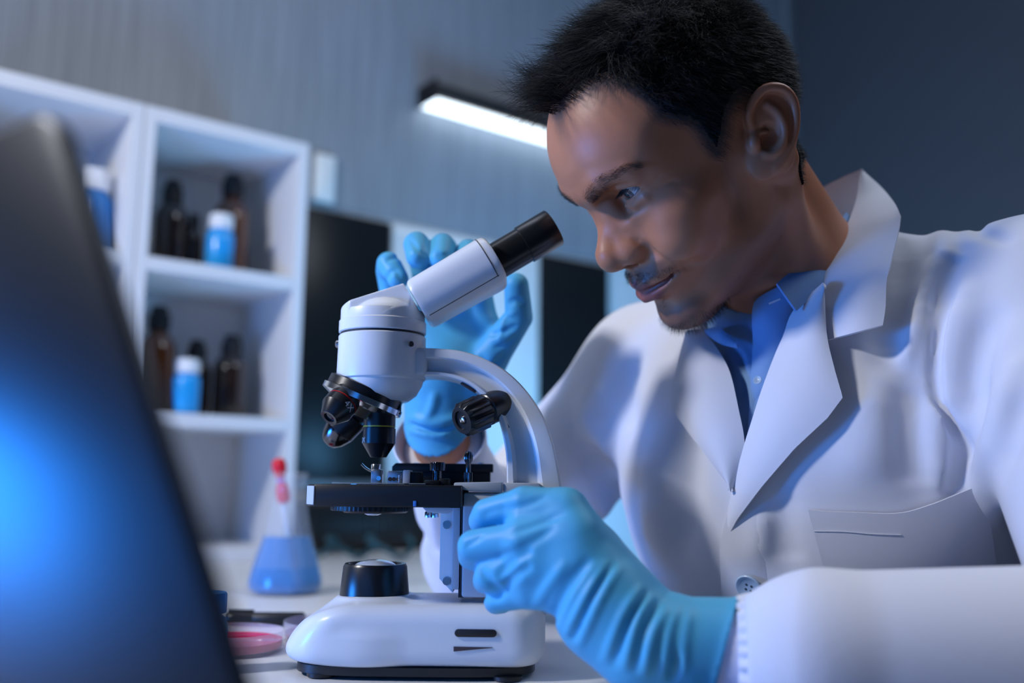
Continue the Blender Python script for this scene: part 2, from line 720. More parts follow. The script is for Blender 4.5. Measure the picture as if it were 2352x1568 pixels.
# small pale switch plate above the black panel
ta, za = wall_t(713, 470)
tb, zb = wall_t(764, 385)
r = empty('wall_switch', W0 + WD * (ta + tb) / 2 + np.array([0, 0, za + 0.02]) - WN * 0.006, 0,
          'small pale square switch plate on the grey wall beside the shelf', 'switch')
off = -np.array(r.location)
part('plate', xf(wbox(ta, tb, lam_z + 0.004, lam_z + 0.115, 0.0065, 0.020, 0.006, 3), None, off), M_board, r)
part('rocker', xf(wbox(ta + 0.025, tb - 0.025, lam_z + 0.03, lam_z + 0.09, 0.020, 0.024, 0.002), None, off), M_board, r)

# linear lamp on the wall
tl, zl = wall_t(1000, 213, 0.09)
tr = wall_t(1560, 300, 0.09)[0]
r = empty('wall_lamp', W0 + WD * tl + np.array([0, 0, zl]), 0, 'black linear wall lamp with a glowing white tube underneath', 'lamp')
off = -np.array(r.location)
part('housing', xf(join(wbox(tl, tr, zl, zl + 0.028, 0.0065, 0.09, 0.003),
                        wbox(tl, tl + 0.008, zl - 0.012, zl + 0.040, 0.0065, 0.09, 0.002),
                        wbox(tr - 0.008, tr, zl - 0.012, zl + 0.040, 0.0065, 0.09, 0.002)), None, off), M_blackm, r)
M_tube = mat('lamp_diffuser', (1, 1, 1), emit=(0.86, 0.95, 1.0), emit_s=LAMP_E)
part('diffuser', xf(wbox(tl + 0.009, tr - 0.009, zl - 0.010, zl - 0.0005, 0.010, 0.069, 0.004, 3), None, off), M_tube, r, label='glowing white diffuser')

# ------------------------------------------------------------------ shelf units
zt = float(on_plane(338, 240, SH_A, WN)[2])
z2 = float(on_plane(362, 590, SH_A, WN)[2])
z3 = float(on_plane(350, 945, SH_A, WN)[2])
UW = float(np.dot(on_plane(713, 325, SH_A, WN) - SH_A, WD))
TH = 0.021


def shelf_unit(t0, label):
    r = empty('shelf_unit', SH_A + WD * (t0 + UW / 2) + WN * DEPTH / 2, 0, label, 'shelf')
    off = -np.array(r.location)
    M = np.stack([WD, WN, np.array([0, 0, 1.0])], 1)

    def bx(a, b, c, d, e, f):
        return xf(xf(rbox((a, c, e), (b, d, f), 0.0012, 1), M, SH_A + WD * t0), None, off)
    part('side_panel', bx(0.001, TH, 0, DEPTH, 0, zt), M_white, r)
    part('side_panel', bx(UW - TH, UW - 0.001, 0, DEPTH, 0, zt), M_white, r)
    part('top_board', bx(TH, UW - TH, 0, DEPTH, zt - 0.026, zt), M_white, r)
    part('back_panel', bx(TH, UW - TH, DEPTH - 0.006, DEPTH - 0.0005, 0.02, zt - 0.026), M_white, r)
    for z in (z2, z3, 0.024):
        part('shelf_board', bx(TH, UW - TH, 0, DEPTH - 0.006, z - 0.024, z), M_white, r)
    return r


shelf_unit(0, 'white open shelf unit holding two rows of brown bottles, next to the black panel')
shelf_unit(-UW, 'white open shelf unit standing half hidden behind the dark laptop')


def on_shelf(px, py, back):
    """axis of a bottle seen at px, standing 'back' metres behind the shelf front"""
    p = on_plane(px, py, SH_A + WN * back, WN)
    return p


def bottle(name, px, py_base, py_top, wpx, back, z, glass, capm, label, cat, group=None, style='amber'):
    p = on_shelf(px, (py_base + py_top) / 2, back)
    top = on_shelf(px, py_top, back)[2]
    h = top - z
    sc = np.linalg.norm(p[:2] - CAM[:2])
    R = wpx / 2 / FPX * p[1]
    r = empty(name, (p[0], p[1], z + 0.0005), 0, label, cat, group)
    if style == 'amber':
        nk = R * 0.46
        hc = min(0.28 * h, 0.045)
        body = [(R * 0.9, 0), (R, 0.004), (R, h * 0.58), (R * 0.97, h * 0.63), (R * 0.82, h * 0.70), (nk * 1.15, h * 0.75), (nk, h * 0.77), (nk, h - hc * 0.5)]
        part('body', lathe(body, 32), glass, r)
        part('cap', lathe([(nk * 1.30, h - hc, 0), (nk * 1.32, h - hc * 0.8, 1), (nk * 1.32, h - hc * 0.35, 1), (nk * 1.05, h - hc * 0.3), (nk * 1.0, h - hc * 0.06), (nk * 0.8, h)], 40, flutes=20, depth=0.0008), capm, r)
        part('label_band', lathe([(R * 1.003, h * 0.14), (R * 1.006, h * 0.15), (R * 1.006, h * 0.44), (R * 1.003, h * 0.45)], 32, cap=False), glass, r)
    else:
        nk = R * 0.72
        hc = h * 0.25
        body = [(R * 0.92, 0), (R, 0.004), (R, h * 0.62), (R * 0.92, h * 0.69), (nk, h * 0.73), (nk, h - hc * 0.5)]
        part('body', lathe(body, 32), glass, r)
        part('cap', lathe([(R * 0.86, h - hc, 0), (R * 0.88, h - hc * 0.95, 1), (R * 0.88, h - hc * 0.12, 1), (R * 0.8, h)], 48, flutes=24, depth=0.0006), capm, r)
    return r


bottle('brown_bottle', 393, 590, 415, 76, 0.15, z2, M_darkglass, M_cap, 'dark brown bottle at the back of the upper shelf, beside a tiny bottle', 'bottle', 'brown glass bottles')
bottle('brown_bottle', 531, 605, 402, 84, 0.13, z2, M_amber, M_cap, 'tall amber bottle behind the blue white-capped bottle on the upper shelf', 'bottle', 'brown glass bottles')
bottle('brown_bottle', 444, 598, 492, 44, 0.14, z2, M_darkglass, M_cap, 'tiny dark bottle between two big brown ones on the upper shelf', 'bottle', 'brown glass bottles')
bottle('blue_bottle', 506, 606, 495, 64, 0.06, z2, M_bluebottle, M_wcap, 'small blue bottle with white cap on the upper shelf before the amber bottle', 'bottle', 'blue bottles with white caps', 'blue')
bottle('brown_bottle', 360, 942, 703, 82, 0.14, z3, M_amber, M_cap, 'tallest brown bottle on the middle shelf, at its laptop end', 'bottle', 'brown glass bottles')
bottle('brown_bottle', 449, 950, 782, 70, 0.15, z3, M_darkglass, M_cap, 'brown bottle on the middle shelf mostly hidden by a blue bottle', 'bottle', 'brown glass bottles')
bottle('brown_bottle', 529, 955, 770, 76, 0.12, z3, M_darkglass, M_cap, 'dark bottle standing alone on the middle shelf near the side panel', 'bottle', 'brown glass bottles')
bottle('blue_bottle', 428, 947, 826, 62, 0.05, z3, M_bluebottle, M_wcap, 'small blue bottle with white cap on the middle shelf', 'bottle', 'blue bottles with white caps', 'blue')
bottle('blue_bottle', 214, 558, 393, 84, 0.08, z2, M_deepblue, M_wcap, 'large deep blue bottle with white cap next to the laptop', 'bottle', 'blue bottles with white caps', 'blue')
bottle('blue_bottle', 190, 900, 665, 76, 0.10, z3, M_deepblue, M_deepblue, 'tall deep blue bottle on the middle shelf half hidden by the laptop', 'bottle', None, 'blue')

# ------------------------------------------------------------------ desk
tx = 0.10
wy = lambda x: W0[1] + WD[1] / WD[0] * (x - W0[0]) - 0.006
r = empty('desk', (-0.5, 0.9, -0.75), 0, 'white lab desk the microscope and the flask stand on', 'desk')
off = -np.array(r.location)
poly = [(-1.5, 0.10), (tx, 0.10), (tx, wy(tx)), (-1.5, wy(-1.5))]
bm_g = prism(poly, 0.0, 0.035, 0.003, 2)            # extruded along y, turned so that y becomes z
V, F = bm_g
V = np.stack([V[:, 0], V[:, 2], V[:, 1] - 0.035], 1)
part('desk_top', xf((V, F), None, off), M_desk, r)
for x, y in ((-1.44, 0.16), (0.04, 0.16), (0.04, wy(0.04) - 0.08), (-1.44, wy(-1.44) - 0.08)):
    part('leg', xf(rbox((x - 0.025, y - 0.025, -0.75), (x + 0.025, y + 0.025, -0.0351), 0.003), None, off), M_white, r)

# dark equipment under the panels at the back of the desk
pe = on_table(842, 1256)
r = empty('equipment_case', (pe[0], pe[1] - 0.09, 0.0005), math.atan2(WD[1], WD[0]), 'black equipment case in the shade under the black wall panel', 'case')
part('case_body', rbox((-0.16, -0.06, 0.006), (0.26, 0.06, 0.10), 0.008), M_black, r)
for i in range(9):
    part('vent_slat', rbox((-0.12 + i * 0.02, -0.064, 0.03), (-0.112 + i * 0.02, -0.059, 0.075), 0.001, 1), M_blackm, r)
for x in (-0.13, 0.23):
    part('foot', lathe([(0.012, 0), (0.012, 0.007)], 16, (x, 0, 0)), M_blackm, r)
part('knob', lathe([(0.012, 0), (0.012, 0.012), (0.010, 0.014)], 20, (0.20, -0.06, 0.055), (0, -1, 0)), mat('teal_knob', (0.02, 0.14, 0.17), 0.4), r)
ca = []
for i in range(60):
    u = i / 59
    p = on_table(770 + 210 * u, 1268)
    ca.append((p[0] + 0.02 * sin(u * 17), p[1] - 0.21 + 0.02 * cos(u * 13), 0.006 + 0.035 * abs(sin(u * 8))))
tag(part('cable', tube(ca, 0.005, 8), mat('teal_cable', (0.01, 0.06, 0.075), 0.4)), 'dark teal cable looped on the desk before the black case', 'cable')

# ------------------------------------------------------------------ flask with the dropper
fc = on_table(654, 1362)
r = empty('flask', (fc[0], fc[1], 0.0005), 0, 'conical glass flask of blue liquid with a red dropper in it', 'flask')
FR = 84 / FPX * fc[1]
FH = on_plane(690, 1086, np.array([fc[0], fc[1], 0]), np.array([0, 1.0, 0]))[2]


def cone_prof(R, H, t):
    rn = 0.021
    o = [(R * 0.90, 0.0), (R * 0.97, 0.003), (R, 0.009), (R * 0.985, 0.017), (R * 0.86, H * 0.27), (R * 0.60, H * 0.53), (rn * 1.12, H * 0.74), (rn, H * 0.80), (rn, H * 0.95), (rn * 1.12, H * 0.975), (rn * 1.14, H * 0.99), (rn * 1.06, H)]
    i = [(max(a - t, 0.001), b) for a, b in o[::-1]]
    i[-1] = (R * 0.88, t * 1.6)
    i[-2] = (R * 0.95 - t, 0.005 + t)
    i[0] = (rn * 1.02 - t * 0.5, H - 0.0003)
    return o + i


part('glass_wall', lathe(cone_prof(FR, FH, 0.0018), 56), M_glass, r, angle=70)
lt = FH * 0.47
part('liquid', lathe([(FR * 0.87, 0.0035), (FR * 0.955, 0.0075), (FR * 0.962, 0.016), (FR * 0.86 - 0.0015 - 0.0005, FH * 0.27), (FR * 0.655 - 0.002, lt), (FR * 0.3, lt - 0.0004)], 56), M_blueliq, r, label='bright blue liquid')

# dropper standing in the flask
d0 = np.array([fc[0] + 0.012, fc[1] + 0.004, 0.012])
d1 = W(639, 1052, fc[1] - 0.006)
ax = (d1 - d0) / np.linalg.norm(d1 - d0)
L = np.linalg.norm(d1 - d0)
r = empty('dropper', d0, 0, 'glass dropper with a red waisted bulb leaning in the flask', 'dropper')
part('bulb', lathe([(0.0045, L - 0.058), (0.0080, L - 0.056), (0.0088, L - 0.046), (0.0074, L - 0.036), (0.0044, L - 0.0310), (0.0040, L - 0.0275), (0.0070, L - 0.021), (0.0092, L - 0.013), (0.0088, L - 0.005), (0.0055, L - 0.0006), (0.001, L)], 28, axis=ax), M_redrub, r)
part('collar', lathe([(0.0046, L - 0.0325), (0.0052, L - 0.0310), (0.0052, L - 0.0275), (0.0046, L - 0.0262)], 24, axis=ax), M_violet, r, label='violet collar round the waist of the bulb')
part('glass_tube', lathe([(0.0010, 0.0), (0.0016, 0.012), (0.0040, 0.022), (0.0046, L - 0.057)], 24, axis=ax), mat('frosted_tube', (0.80, 0.84, 0.88), 0.25, trans=0.1), r)


# ------------------------------------------------------------------ petri dishes, marker, vial
def petri(x, y, R, liq, h_liq, label):
    r = empty('petri_dish', (x, y, 0.0005), 0, label, 'petri dish', 'petri dishes')
    H = 0.0165
    part('dish', lathe([(R * 0.98, 0), (R, 0.001), (R, H - 0.0006), (R - 0.0006, H), (R - 0.0012, H - 0.0006), (R - 0.0014, 0.003), (R - 0.002, 0.0022)], 72), M_dish, r, angle=60)
    part('culture_medium', lathe([(R - 0.0022, 0.0026), (R - 0.0017, 0.0032), (R - 0.0017, h_liq), (R - 0.0028, h_liq - 0.0006)], 72), liq, r)
    return r


ppx = W(650, 1470, 0.815)
petri(ppx[0] - 0.0425, 0.815, 0.0425, M_pinkliq, 0.0088, 'petri dish of bright pink liquid in front of the black marker')
petri(W(768, 1400, 0.882)[0], 0.882, 0.045, M_violetliq, 0.007, 'violet tinted petri dish mostly hidden by the microscope base')

ma, mb = on_table(517, 1420, 0.0072), on_table(704, 1418, 0.0072)
mb[1] = ma[1] + 0.004
r = empty('marker_pen', ma, math.atan2(mb[1] - ma[1], mb[0] - ma[0]), 'black marker pen lying across the desk behind the pink dish', 'pen')
Lm = np.linalg.norm(mb - ma)
part('barrel', lathe([(0.0058, Lm * 0.33), (0.0064, Lm * 0.34), (0.0064, Lm * 0.97), (0.005, Lm)], 28, axis=(1, 0, 0)), M_blackm, r)
part('cap', lathe([(0.0050, 0), (0.0066, 0.002), (0.0069, Lm * 0.12), (0.0066, Lm * 0.35), (0.006, Lm * 0.352)], 28, axis=(1, 0, 0)), M_black, r)
part('pocket_clip', rbox((0.002, -0.0016, 0.0066), (Lm * 0.36, 0.0016, 0.0086), 0.0006), M_black, r)

vx = W(522, 1430, 0.728)
r = empty('vial', (vx[0] - 0.018, 0.728, 0.0005), 0, 'small pale blue vial with a deep blue cap beside the laptop edge', 'bottle')
vh = W(505, 1362, 0.728)[2]
part('body', lathe([(0.016, 0), (0.018, 0.002), (0.018, vh * 0.58), (0.0165, vh * 0.66), (0.013, vh * 0.71), (0.013, vh * 0.9)], 36), M_palebottle, r)
part('cap', lathe([(0.0160, vh * 0.74, 0), (0.0165, vh * 0.75, 1), (0.0165, vh * 0.97, 1), (0.0155, vh)], 48, flutes=24, depth=0.0005), M_deepblue, r)

# ------------------------------------------------------------------ laptop, its dark lid towards the camera
A = W(118, 245, 0.300)
Bq = W(548, 1568, 0.262)
t = (A[2] - 0.012) / (A[2] - Bq[2])
B = A + (Bq - A) * t                              # hinge end of the lid's edge
side = np.array([-0.80, 0.60, 0.0])
up = A - B
nrm = np.cross(side, up)
nrm /= np.linalg.norm(nrm)
if nrm[1] > 0:
    nrm = -nrm
upn = up / np.linalg.norm(up)
hl = np.linalg.norm(up)
r = empty('laptop', (B[0], B[1], 0.0), 0, 'open dark laptop with its lid turned to the camera', 'laptop')
ML = np.stack([side, nrm, upn], 1)
lw = 0.31


def rrect(w, h, rad, n=7):
    pts = []
    for cx_, cz_, a0 in ((rad, rad, pi), (w - rad, rad, 1.5 * pi), (w - rad, h - rad, 0), (rad, h - rad, 0.5 * pi)):
        for k in range(n + 1):
            a = a0 + k * pi / 2 / n
            pts.append((cx_ + rad * cos(a), cz_ + rad * sin(a)))
    return pts


M_lid = mat('dark_anodised_lid', LID_COL, rough=0.36, metal=0.65, spec=0.4)
loc = B - np.array(r.location)
loc[2] = B[2]
part('lid', xf(prism(rrect(lw, hl, 0.014), -0.006, 0.0, 0.002), ML, loc), M_lid, r)
bd = np.array([0.60, 0.80, 0.0])
MB_ = np.stack([side, bd, np.array([0, 0, 1.0])], 1)
SCR0, SCR1 = -0.0070, -0.0062
M_scr = mat('blue_lit_screen', (0.01, 0.012, 0.016), 0.15, emit=(0.03, 0.26, 1.0), emit_s=SCREEN_E)
part('screen', xf(prism(rrect(lw - 0.014, hl - 0.024, 0.006), SCR0, SCR1, 0.0003), ML, loc + side * 0.007 + upn * 0.014), M_scr, r)
base = rbox((0, 0.0, 0.002), (lw, 0.205, 0.011), 0.003)
part('base', xf(base, MB_, (B - np.array(r.location)) * np.array([1, 1, 0]) + bd * 0.010), M_lid, r)
part('hinge', tube([loc + side * 0.03 + np.array([0, 0, -0.001]) + bd * 0.008, loc + side * (lw - 0.03) + bd * 0.008 + np.array([0, 0, -0.001])], 0.005, 14), M_black, r)
kb = []
for i in range(5):
    for j in range(13):
        kb.append((i, j))
key_me = to_mesh('key', rbox((0, 0, 0), (0.0165, 0.0160, 0.0022), 0.0008, 1), True, 40)
o0 = (B - np.array(r.location)) * np.array([1, 1, 0]) + bd * 0.010
for i, j in kb:
    o = link('key', key_me, M_black, r)
    p = o0 + side * (0.022 + j * 0.0207) + bd * (0.022 + i * 0.0195) + np.array([0, 0, 0.0105])
    o.matrix_local = Matrix.Translation(Vector(p)) @ Matrix(MB_.tolist()).to_4x4()

# ================================================================== the microscope
MY = 0.745
MX = W(1000, 1100, MY)[0]
MO = np.array([MX, MY, 0.0])


def S(px, py, v=0.0):
    """(u, z) in the microscope's own frame of the point seen at a pixel, v metres behind its middle plane"""
    p = W(px, py, MY + v) - MO
    return p[0], p[2]


def S3(px, py, v=0.0):
    u, z = S(px, py, v)
    return np.array([u, v, z])


def plen(v=0.0):
    return (MY + v) / FPX                         # metres per pixel


M_sw = mat('white_enamel', (0.74, 0.76, 0.78), rough=0.38, coat=0.25, bump=(900, 0.12, 0.0002))
M_sg = mat('grey_enamel', (0.46, 0.50, 0.56), rough=0.45, bump=(900, 0.12, 0.0002))
M_sb = mat('black_anodised', (0.010, 0.011, 0.013), rough=0.28, spec=0.6)
M_sbm = mat('black_stage_paint', (0.008, 0.009, 0.010), rough=0.42, spec=0.4)
M_chrome = mat('chrome', (0.72, 0.74, 0.77), rough=0.14, metal=1.0)
M_steel = mat('brushed_steel', (0.55, 0.57, 0.60), rough=0.3, metal=1.0)
M_dark_chrome = mat('dark_chrome', (0.10, 0.10, 0.11), rough=0.16, metal=1.0)
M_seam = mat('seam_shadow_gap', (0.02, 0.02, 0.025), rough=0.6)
M_red = mat('red_ring', (0.55, 0.01, 0.015), rough=0.35)
M_yel = mat('yellow_ring', (0.62, 0.48, 0.05), rough=0.35)
M_print = mat('white_print', (0.75, 0.75, 0.75), rough=0.6)
M_lens = mat('lens_glass', (0.55, 0.62, 0.70), rough=0.03, spec=0.9, coat=1.0)
M_darklens = mat('dark_lens', (0.012, 0.014, 0.018), rough=0.12, spec=0.5)
M_switch = mat('dark_rocker', (0.02, 0.018, 0.018), rough=0.4)
M_wedge = mat('dim_brown_print', (0.06, 0.04, 0.045), rough=0.6)

sc = empty('microscope', MO, 0, 'white microscope with black objectives and an arched arm on the desk', 'microscope')

# --- base: one cast shell
bl = S(654, 1490, 0)[0]
br = S(1252, 1490, -0.02)[0]
zs = S(1190, 1396, -0.046)[1]               # shoulder height of the lower body
zdk = S(1080, 1374, 0.0)[1]                  # deck under the column
zp = S(860, 1369, 0.0)[1]                    # boss of the illuminator
ub = S(860, 1370, 0)[0]                     # illuminator axis
HB = 0.0485


def f_base(P):
    # lower body: slab with an egg-shaped plan, its top falling away to a rounded nose at the illuminator end
    x, y, z_ = P[:, 0], P[:, 1], P[:, 2]
    hx = (br - bl) / 2
    R = np.where(x < (bl + br) / 2, 0.046, 0.026)
    qx, qy = np.abs(x - (bl + br) / 2) - hx + R, np.abs(y) - HB + R
    d2 = np.sqrt(np.maximum(qx, 0) ** 2 + np.maximum(qy, 0) ** 2) + np.minimum(np.maximum(qx, qy), 0) - R
    zc, hz_ = (0.0085 + zdk) / 2, (zdk - 0.0085) / 2
    r = 0.013
    w0_, w1_ = d2 + r, np.abs(z_ - zc) - hz_ + r
    d = np.minimum(np.maximum(w0_, w1_), 0) + np.sqrt(np.maximum(w0_, 0) ** 2 + np.maximum(w1_, 0) ** 2) - r
    na_ = np.array([S(688, 1430)[0], 0, S(688, 1430)[1]], np.float32)
    d = smax(d, (P - na_) @ np.array([-0.60, 0, 0.80], np.float32), 0.018)
    # lower flank draws in a little towards the foot
    d = smax(d, (np.abs(y) - HB) * 0.98 - (z_ - 0.022) * 0.18, 0.006)
    boss = f_cone(P, (ub, 0, 0.030), (ub, 0, zp), 0.046, 0.0275)
    boss = smax(boss, z_ - zp, 0.003)
    d = smin(d, boss, 0.012)
    return smax(d, 0.0085 - z_, 0.003)


h = 0.0019
g = sdf_mesh(f_base, axis_grid(bl - 0.012, br + 0.012, h), axis_grid(-0.062, 0.062, h), axis_grid(0.0, zp + 0.010, h))
part('base', g, M_sw, sc, angle=None)
# dark foot plate and rubber feet
fp = []
for i in range(64):
    a = 2 * pi * i / 64
    c_, s_ = cos(a), sin(a)
    e = 0.55
    fp.append(((bl + br) / 2 + 0.003 + ((br - bl) / 2 - 0.010) * math.copysign(abs(c_) ** e, c_), (HB - 0.004) * math.copysign(abs(s_) ** e, s_)))
V, F = prism(fp, 0.0, 0.0060, 0.0)
part('foot_plate', (np.stack([V[:, 0], V[:, 2], V[:, 1] + 0.0032], 1), F), M_sb, sc)
for fu, fv in ((bl + 0.035, -0.03), (bl + 0.035, 0.03), (br - 0.028, -0.036), (br - 0.028, 0.036)):
    part('rubber_foot', lathe([(0.010, 0.0003), (0.011, 0.001), (0.011, 0.0035)], 20, (fu, fv, 0)), M_black, sc)
# rocker switch slot and printed wedge on the near flank
def on_base(px, py):
    f = lambda Q: f_base((Q - MO).astype(np.float32))
    p = march(f, [(px, py)], 0.55, 80, 0.9)[0]
    return p - MO


c0, c1 = on_base(1044, 1453), on_base(1141, 1453)
hz = 8.5 * plen(-0.05)
pts = [(c0[0] + hz + hz * cos(a), c0[2] + hz * sin(a)) for a in np.linspace(pi / 2, 1.5 * pi, 9)] + \
      [(c1[0] - hz + hz * cos(a), c0[2] + hz * sin(a)) for a in np.linspace(-pi / 2, pi / 2, 9)]
part('switch_slot', prism(pts, c0[1] - 0.0012, c0[1] + 0.006, 0.0006), M_switch, sc, label='dark rounded rocker switch in the base')
w0 = on_base(1042, 1489)
part('printed_wedge', prism([(w0[0], w0[2] + 4.5 * plen(-.05)), (w0[0], w0[2] - 6.0 * plen(-.05)), (c1[0] - 0.003, w0[2] + 2.6 * plen(-.05)), (c1[0] - 0.003, w0[2] + 3.6 * plen(-.05))], w0[1] - 0.0007, w0[1] + 0.004), M_wedge, sc, label='dark tapering brightness wedge printed on the base')

# --- illuminator
rt, rb_ = 71 * plen(), 77 * plen()
zt_i, zb_i = S(860, 1293, 0)[1], S(860, 1366, 0)[1]
part('illuminator', lathe([(rb_, zb_i - 0.003), (rb_, zb_i + 0.001), (rt, zt_i - 0.002), (rt - 0.0012, zt_i), (rt - 0.004, zt_i), (rt - 0.006, zt_i - 0.004), (0.012, zt_i - 0.005)], 64, (ub, 0, 0)), M_sb, sc)
part('lens', lathe([(0.0170, -0.004)] + [(0.0170 * cos(a), 0.0065 * sin(a) - 0.0035) for a in np.linspace(0, pi / 2 - 0.05, 9)], 40, (ub, 0, zt_i)), M_lens, sc, label='domed glass lens of the lamp')

# --- column block, slide and stage bracket
def blk(name, px0, py0, px1, py1, v0, v1, m, r=0.0015, parent=None, vref=None, label=None):
    vr = v0 if vref is None else vref
    a, b = S(px0, py0, vr), S(px1, py1, vr)
    return part(name, rbox((min(a[0], b[0]), v0, min(a[1], b[1])), (max(a[0], b[0]), v1, max(a[1], b[1])), r, 2), m, parent or sc, label=label)


col = blk('column', 1064, 1131, 1243, 1374, -0.028, 0.028, M_sg, 0.002, label='grey enamel column')
blk('column_cap', 1156, 1108, 1241, 1133, -0.0285, 0.0285, M_sg, 0.0015)
cu0, cz0 = S(1042, 1130, -0.030)
cu1, cz1 = S(1154, 1106, -0.030)
part('stage_arm_cap', prism([(cu0 + 0.012, cz0 + 0.001), (cu1, cz0 - 0.0002), (cu1, cz1), (cu0, cz1 - 0.001), (cu0, cz1 - 0.005)], -0.030, 0.030, 0.0012), M_sg, sc)
blk('slide_gap', 1057, 1116, 1066, 1372, -0.024, 0.024, M_seam, 0.0003, label='dark slit of the slide')
blk('slide_plate', 1040, 1165, 1059, 1354, -0.024, 0.024, M_sg, 0.001)
a_, b_ = S(1012, 1178, -0.02), S(1041, 1348, -0.02)
pts = [(a_[0], b_[1] + 0.006), (a_[0] + 0.010, b_[1] - 0.004), (b_[0], b_[1] - 0.004), (b_[0], a_[1] + 0.004), (a_[0] + 0.003, a_[1] + 0.004), (a_[0], a_[1] + 0.001)]
pl = part('bracket_plate', prism(pts, -0.019, 0.019, 0.002), M_sw, sc, label='white rounded bracket plate')
for py in (1205, 1334):
    u_, z_ = S(1026, py, -0.019)
    part('screw', lathe([(0.0030, 0), (0.0032, 0.0006), (0.0028, 0.0012)], 16, (u_, -0.0188, z_), (0, -1, 0)), M_steel, pl)
u_, z_ = S(1000, 1176, -0.01)
part('bracket_neck', prism([(S(975, 1165)[0], S(975, 1163)[1]), (S(985, 1176)[0], S(985, 1174)[1]), (S(1030, 1178)[0], S(1030, 1178)[1]), (S(1058, 1165)[0], S(1058, 1163)[1])], -0.02, 0.02, 0.001), M_sg, sc)
for px in (984, 999):
    u_, z_ = S(px, 1176, -0.012)
    part('clamp_screw', lathe([(0.0028, -0.0040, 1), (0.0028, -0.0004, 1), (0.0022, 0.0006)], 24, (u_, -0.012, z_), flutes=10, depth=0.0004), M_chrome, sc)

# --- stage
a_, b_ = S(722, 1116, -0.060), S(1058, 1166, -0.060)
zst = S(900, 1113, -0.02)[1]
u0, u1 = a_[0], b_[0]
zb = b_[1]
pl_ = [(u0 - 0.0072, -0.048), (u0, -0.060), (u1, -0.060), (u1, 0.060), (u0, 0.060), (u0 - 0.0072, 0.048)]
V, F = prism(pl_, zb, zst, 0.0008, 1)
st = part('stage', (np.stack([V[:, 0], V[:, 2], V[:, 1]], 1), F), M_sbm, sc, label='black flat stage')
V, F = prism([(u0 - 0.0078, -0.0482), (u0 - 0.0003, -0.0605), (u0 + 0.0004, -0.0600), (u0 - 0.0070, -0.0476)], zb + 0.0012, zst - 0.0012, 0.0002, 1)
part('lit_tone_plate', (np.stack([V[:, 0], V[:, 2], V[:, 1]], 1), F), M_sg, st, label='stage corner face coloured pale as if lit')  # blue light on the black corner is put into this pale plate
part('slide', rbox((u0 + 0.004, -0.016, zst + 0.0002), (u0 + 0.080, 0.012, zst + 0.0014), 0.0003), mat('slide_glass', (0.55, 0.65, 0.72), 0.05, trans=0.6), sc, label='thin glass specimen slide')
part('stage_insert', lathe([(0.030, -0.0002), (0.030, 0.0004), (0.028, 0.0005)], 48, (S(870, 1110)[0], 0, zst)), M_dark_chrome, st)
# underside recess lip, condenser and knurled ring
cuu = S(862, 1170)[0]
ring = [(92 * plen(), 0.0, 0), (94 * plen(), 0.0006, 1), (94 * plen(), 0.0045, 1), (92 * plen(), 0.0052)]
part('condenser_ring', lathe(ring, 168, (cuu - 0.003, 0.004, S(862, 1168)[1] - 0.0015), flutes=56, depth=0.0011), M_sbm, sc, label='knurled black condenser ring')
part('condenser_barrel', lathe([(0.024, -0.001), (0.026, 0.0005), (0.026, 0.006)], 40, (cuu, 0.0, zb - 0.005)), M_sbm, sc)
part('condenser_lens', lathe([(0.0005, -0.0042), (0.004, -0.0040), (0.0065, -0.0030), (0.0076, -0.0012), (0.0078, 0.0005)], 32, (cuu, -0.012, zb - 0.0035)), M_lens, sc, label='small bright condenser lens')
blk('stage_notch', 949, 1150, 956, 1163, -0.0608, -0.058, mat('blue_enamel', (0.05, 0.2, 0.6), 0.4), 0.0003, st, label='small bright corner mark')

# --- mechanical stage: rack, specimen holder, knobs
a_, b_ = S(905, 1085, 0.045), S(1133, 1066, 0.045)
part('rack_plate', prism([(a_[0], a_[1]), (a_[0], b_[1] - 0.003), (a_[0] + 0.003, b_[1]), (b_[0], b_[1]), (b_[0], a_[1] + 0.001)], 0.030, 0.058, 0.0006), M_sbm, sc)
blk('rack_block', 960, 1082, 1126, 1115, 0.032, 0.052, M_sbm, 0.0008, vref=0.04)
for px in (955, 1105):
    u_, z_ = S(px, 1066, 0.040)
    part('rack_screw', lathe([(0.003, 0), (0.003, 0.0008), (0.002, 0.0014)], 16, (u_, 0.044, z_)), M_steel, sc)
ho = blk('holder_bar', 890, 1081, 933, 1117, -0.012, -0.004, M_steel, 0.0008, vref=-0.012)
blk('holder_end', 926, 1079, 941, 1118, -0.016, 0.004, M_sg, 0.0008, vref=-0.016)
blk('holder_block', 941, 1083, 967, 1118, -0.014, 0.004, M_sbm, 0.0008, vref=-0.014)
for px in (896, 905, 915):
    u_, z_ = S(px, 1100, -0.012)
    part('screw', lathe([(0.0016, 0), (0.0016, 0.0006)], 14, (u_, -0.0121, z_), (0, -1, 0)), M_seam, ho)
u_, z_ = S(920, 1100, -0.012)
part('spring', lathe([(0.0012 + 0.0006 * (i % 2), 0.0006 * i) for i in range(12)], 16, (u_ - 0.0005, -0.0128, z_ - 0.0034)), M_steel, ho)
cl = blk('clip_block', 852, 1077, 876, 1117, -0.012, -0.002, M_steel, 0.0012, vref=-0.012)
u_, z_ = S(863, 1080, -0.008)
part('clip_post', lathe([(0.0038, -0.002), (0.0038, 0.0045), (0.0034, 0.005)], 24, (u_, -0.007, z_)), M_chrome, sc)
p0, p1, p2 = S3(858, 1084, -0.008), S3(842, 1076, -0.010), S3(831, 1066, -0.013)
lever = spline([p0, p1, p2], 9)
ring_s = []
for i, p in enumerate(lever):
    w_ = 0.0022 + 0.0020 * sin(min(1, i / 7) * pi * 0.8)
    ring_s.append([p + np.array([0.0005 * cos(a), w_ * sin(a), 0.0009 * cos(a)]) for a in np.linspace(0, 2 * pi, 13)[:-1]])
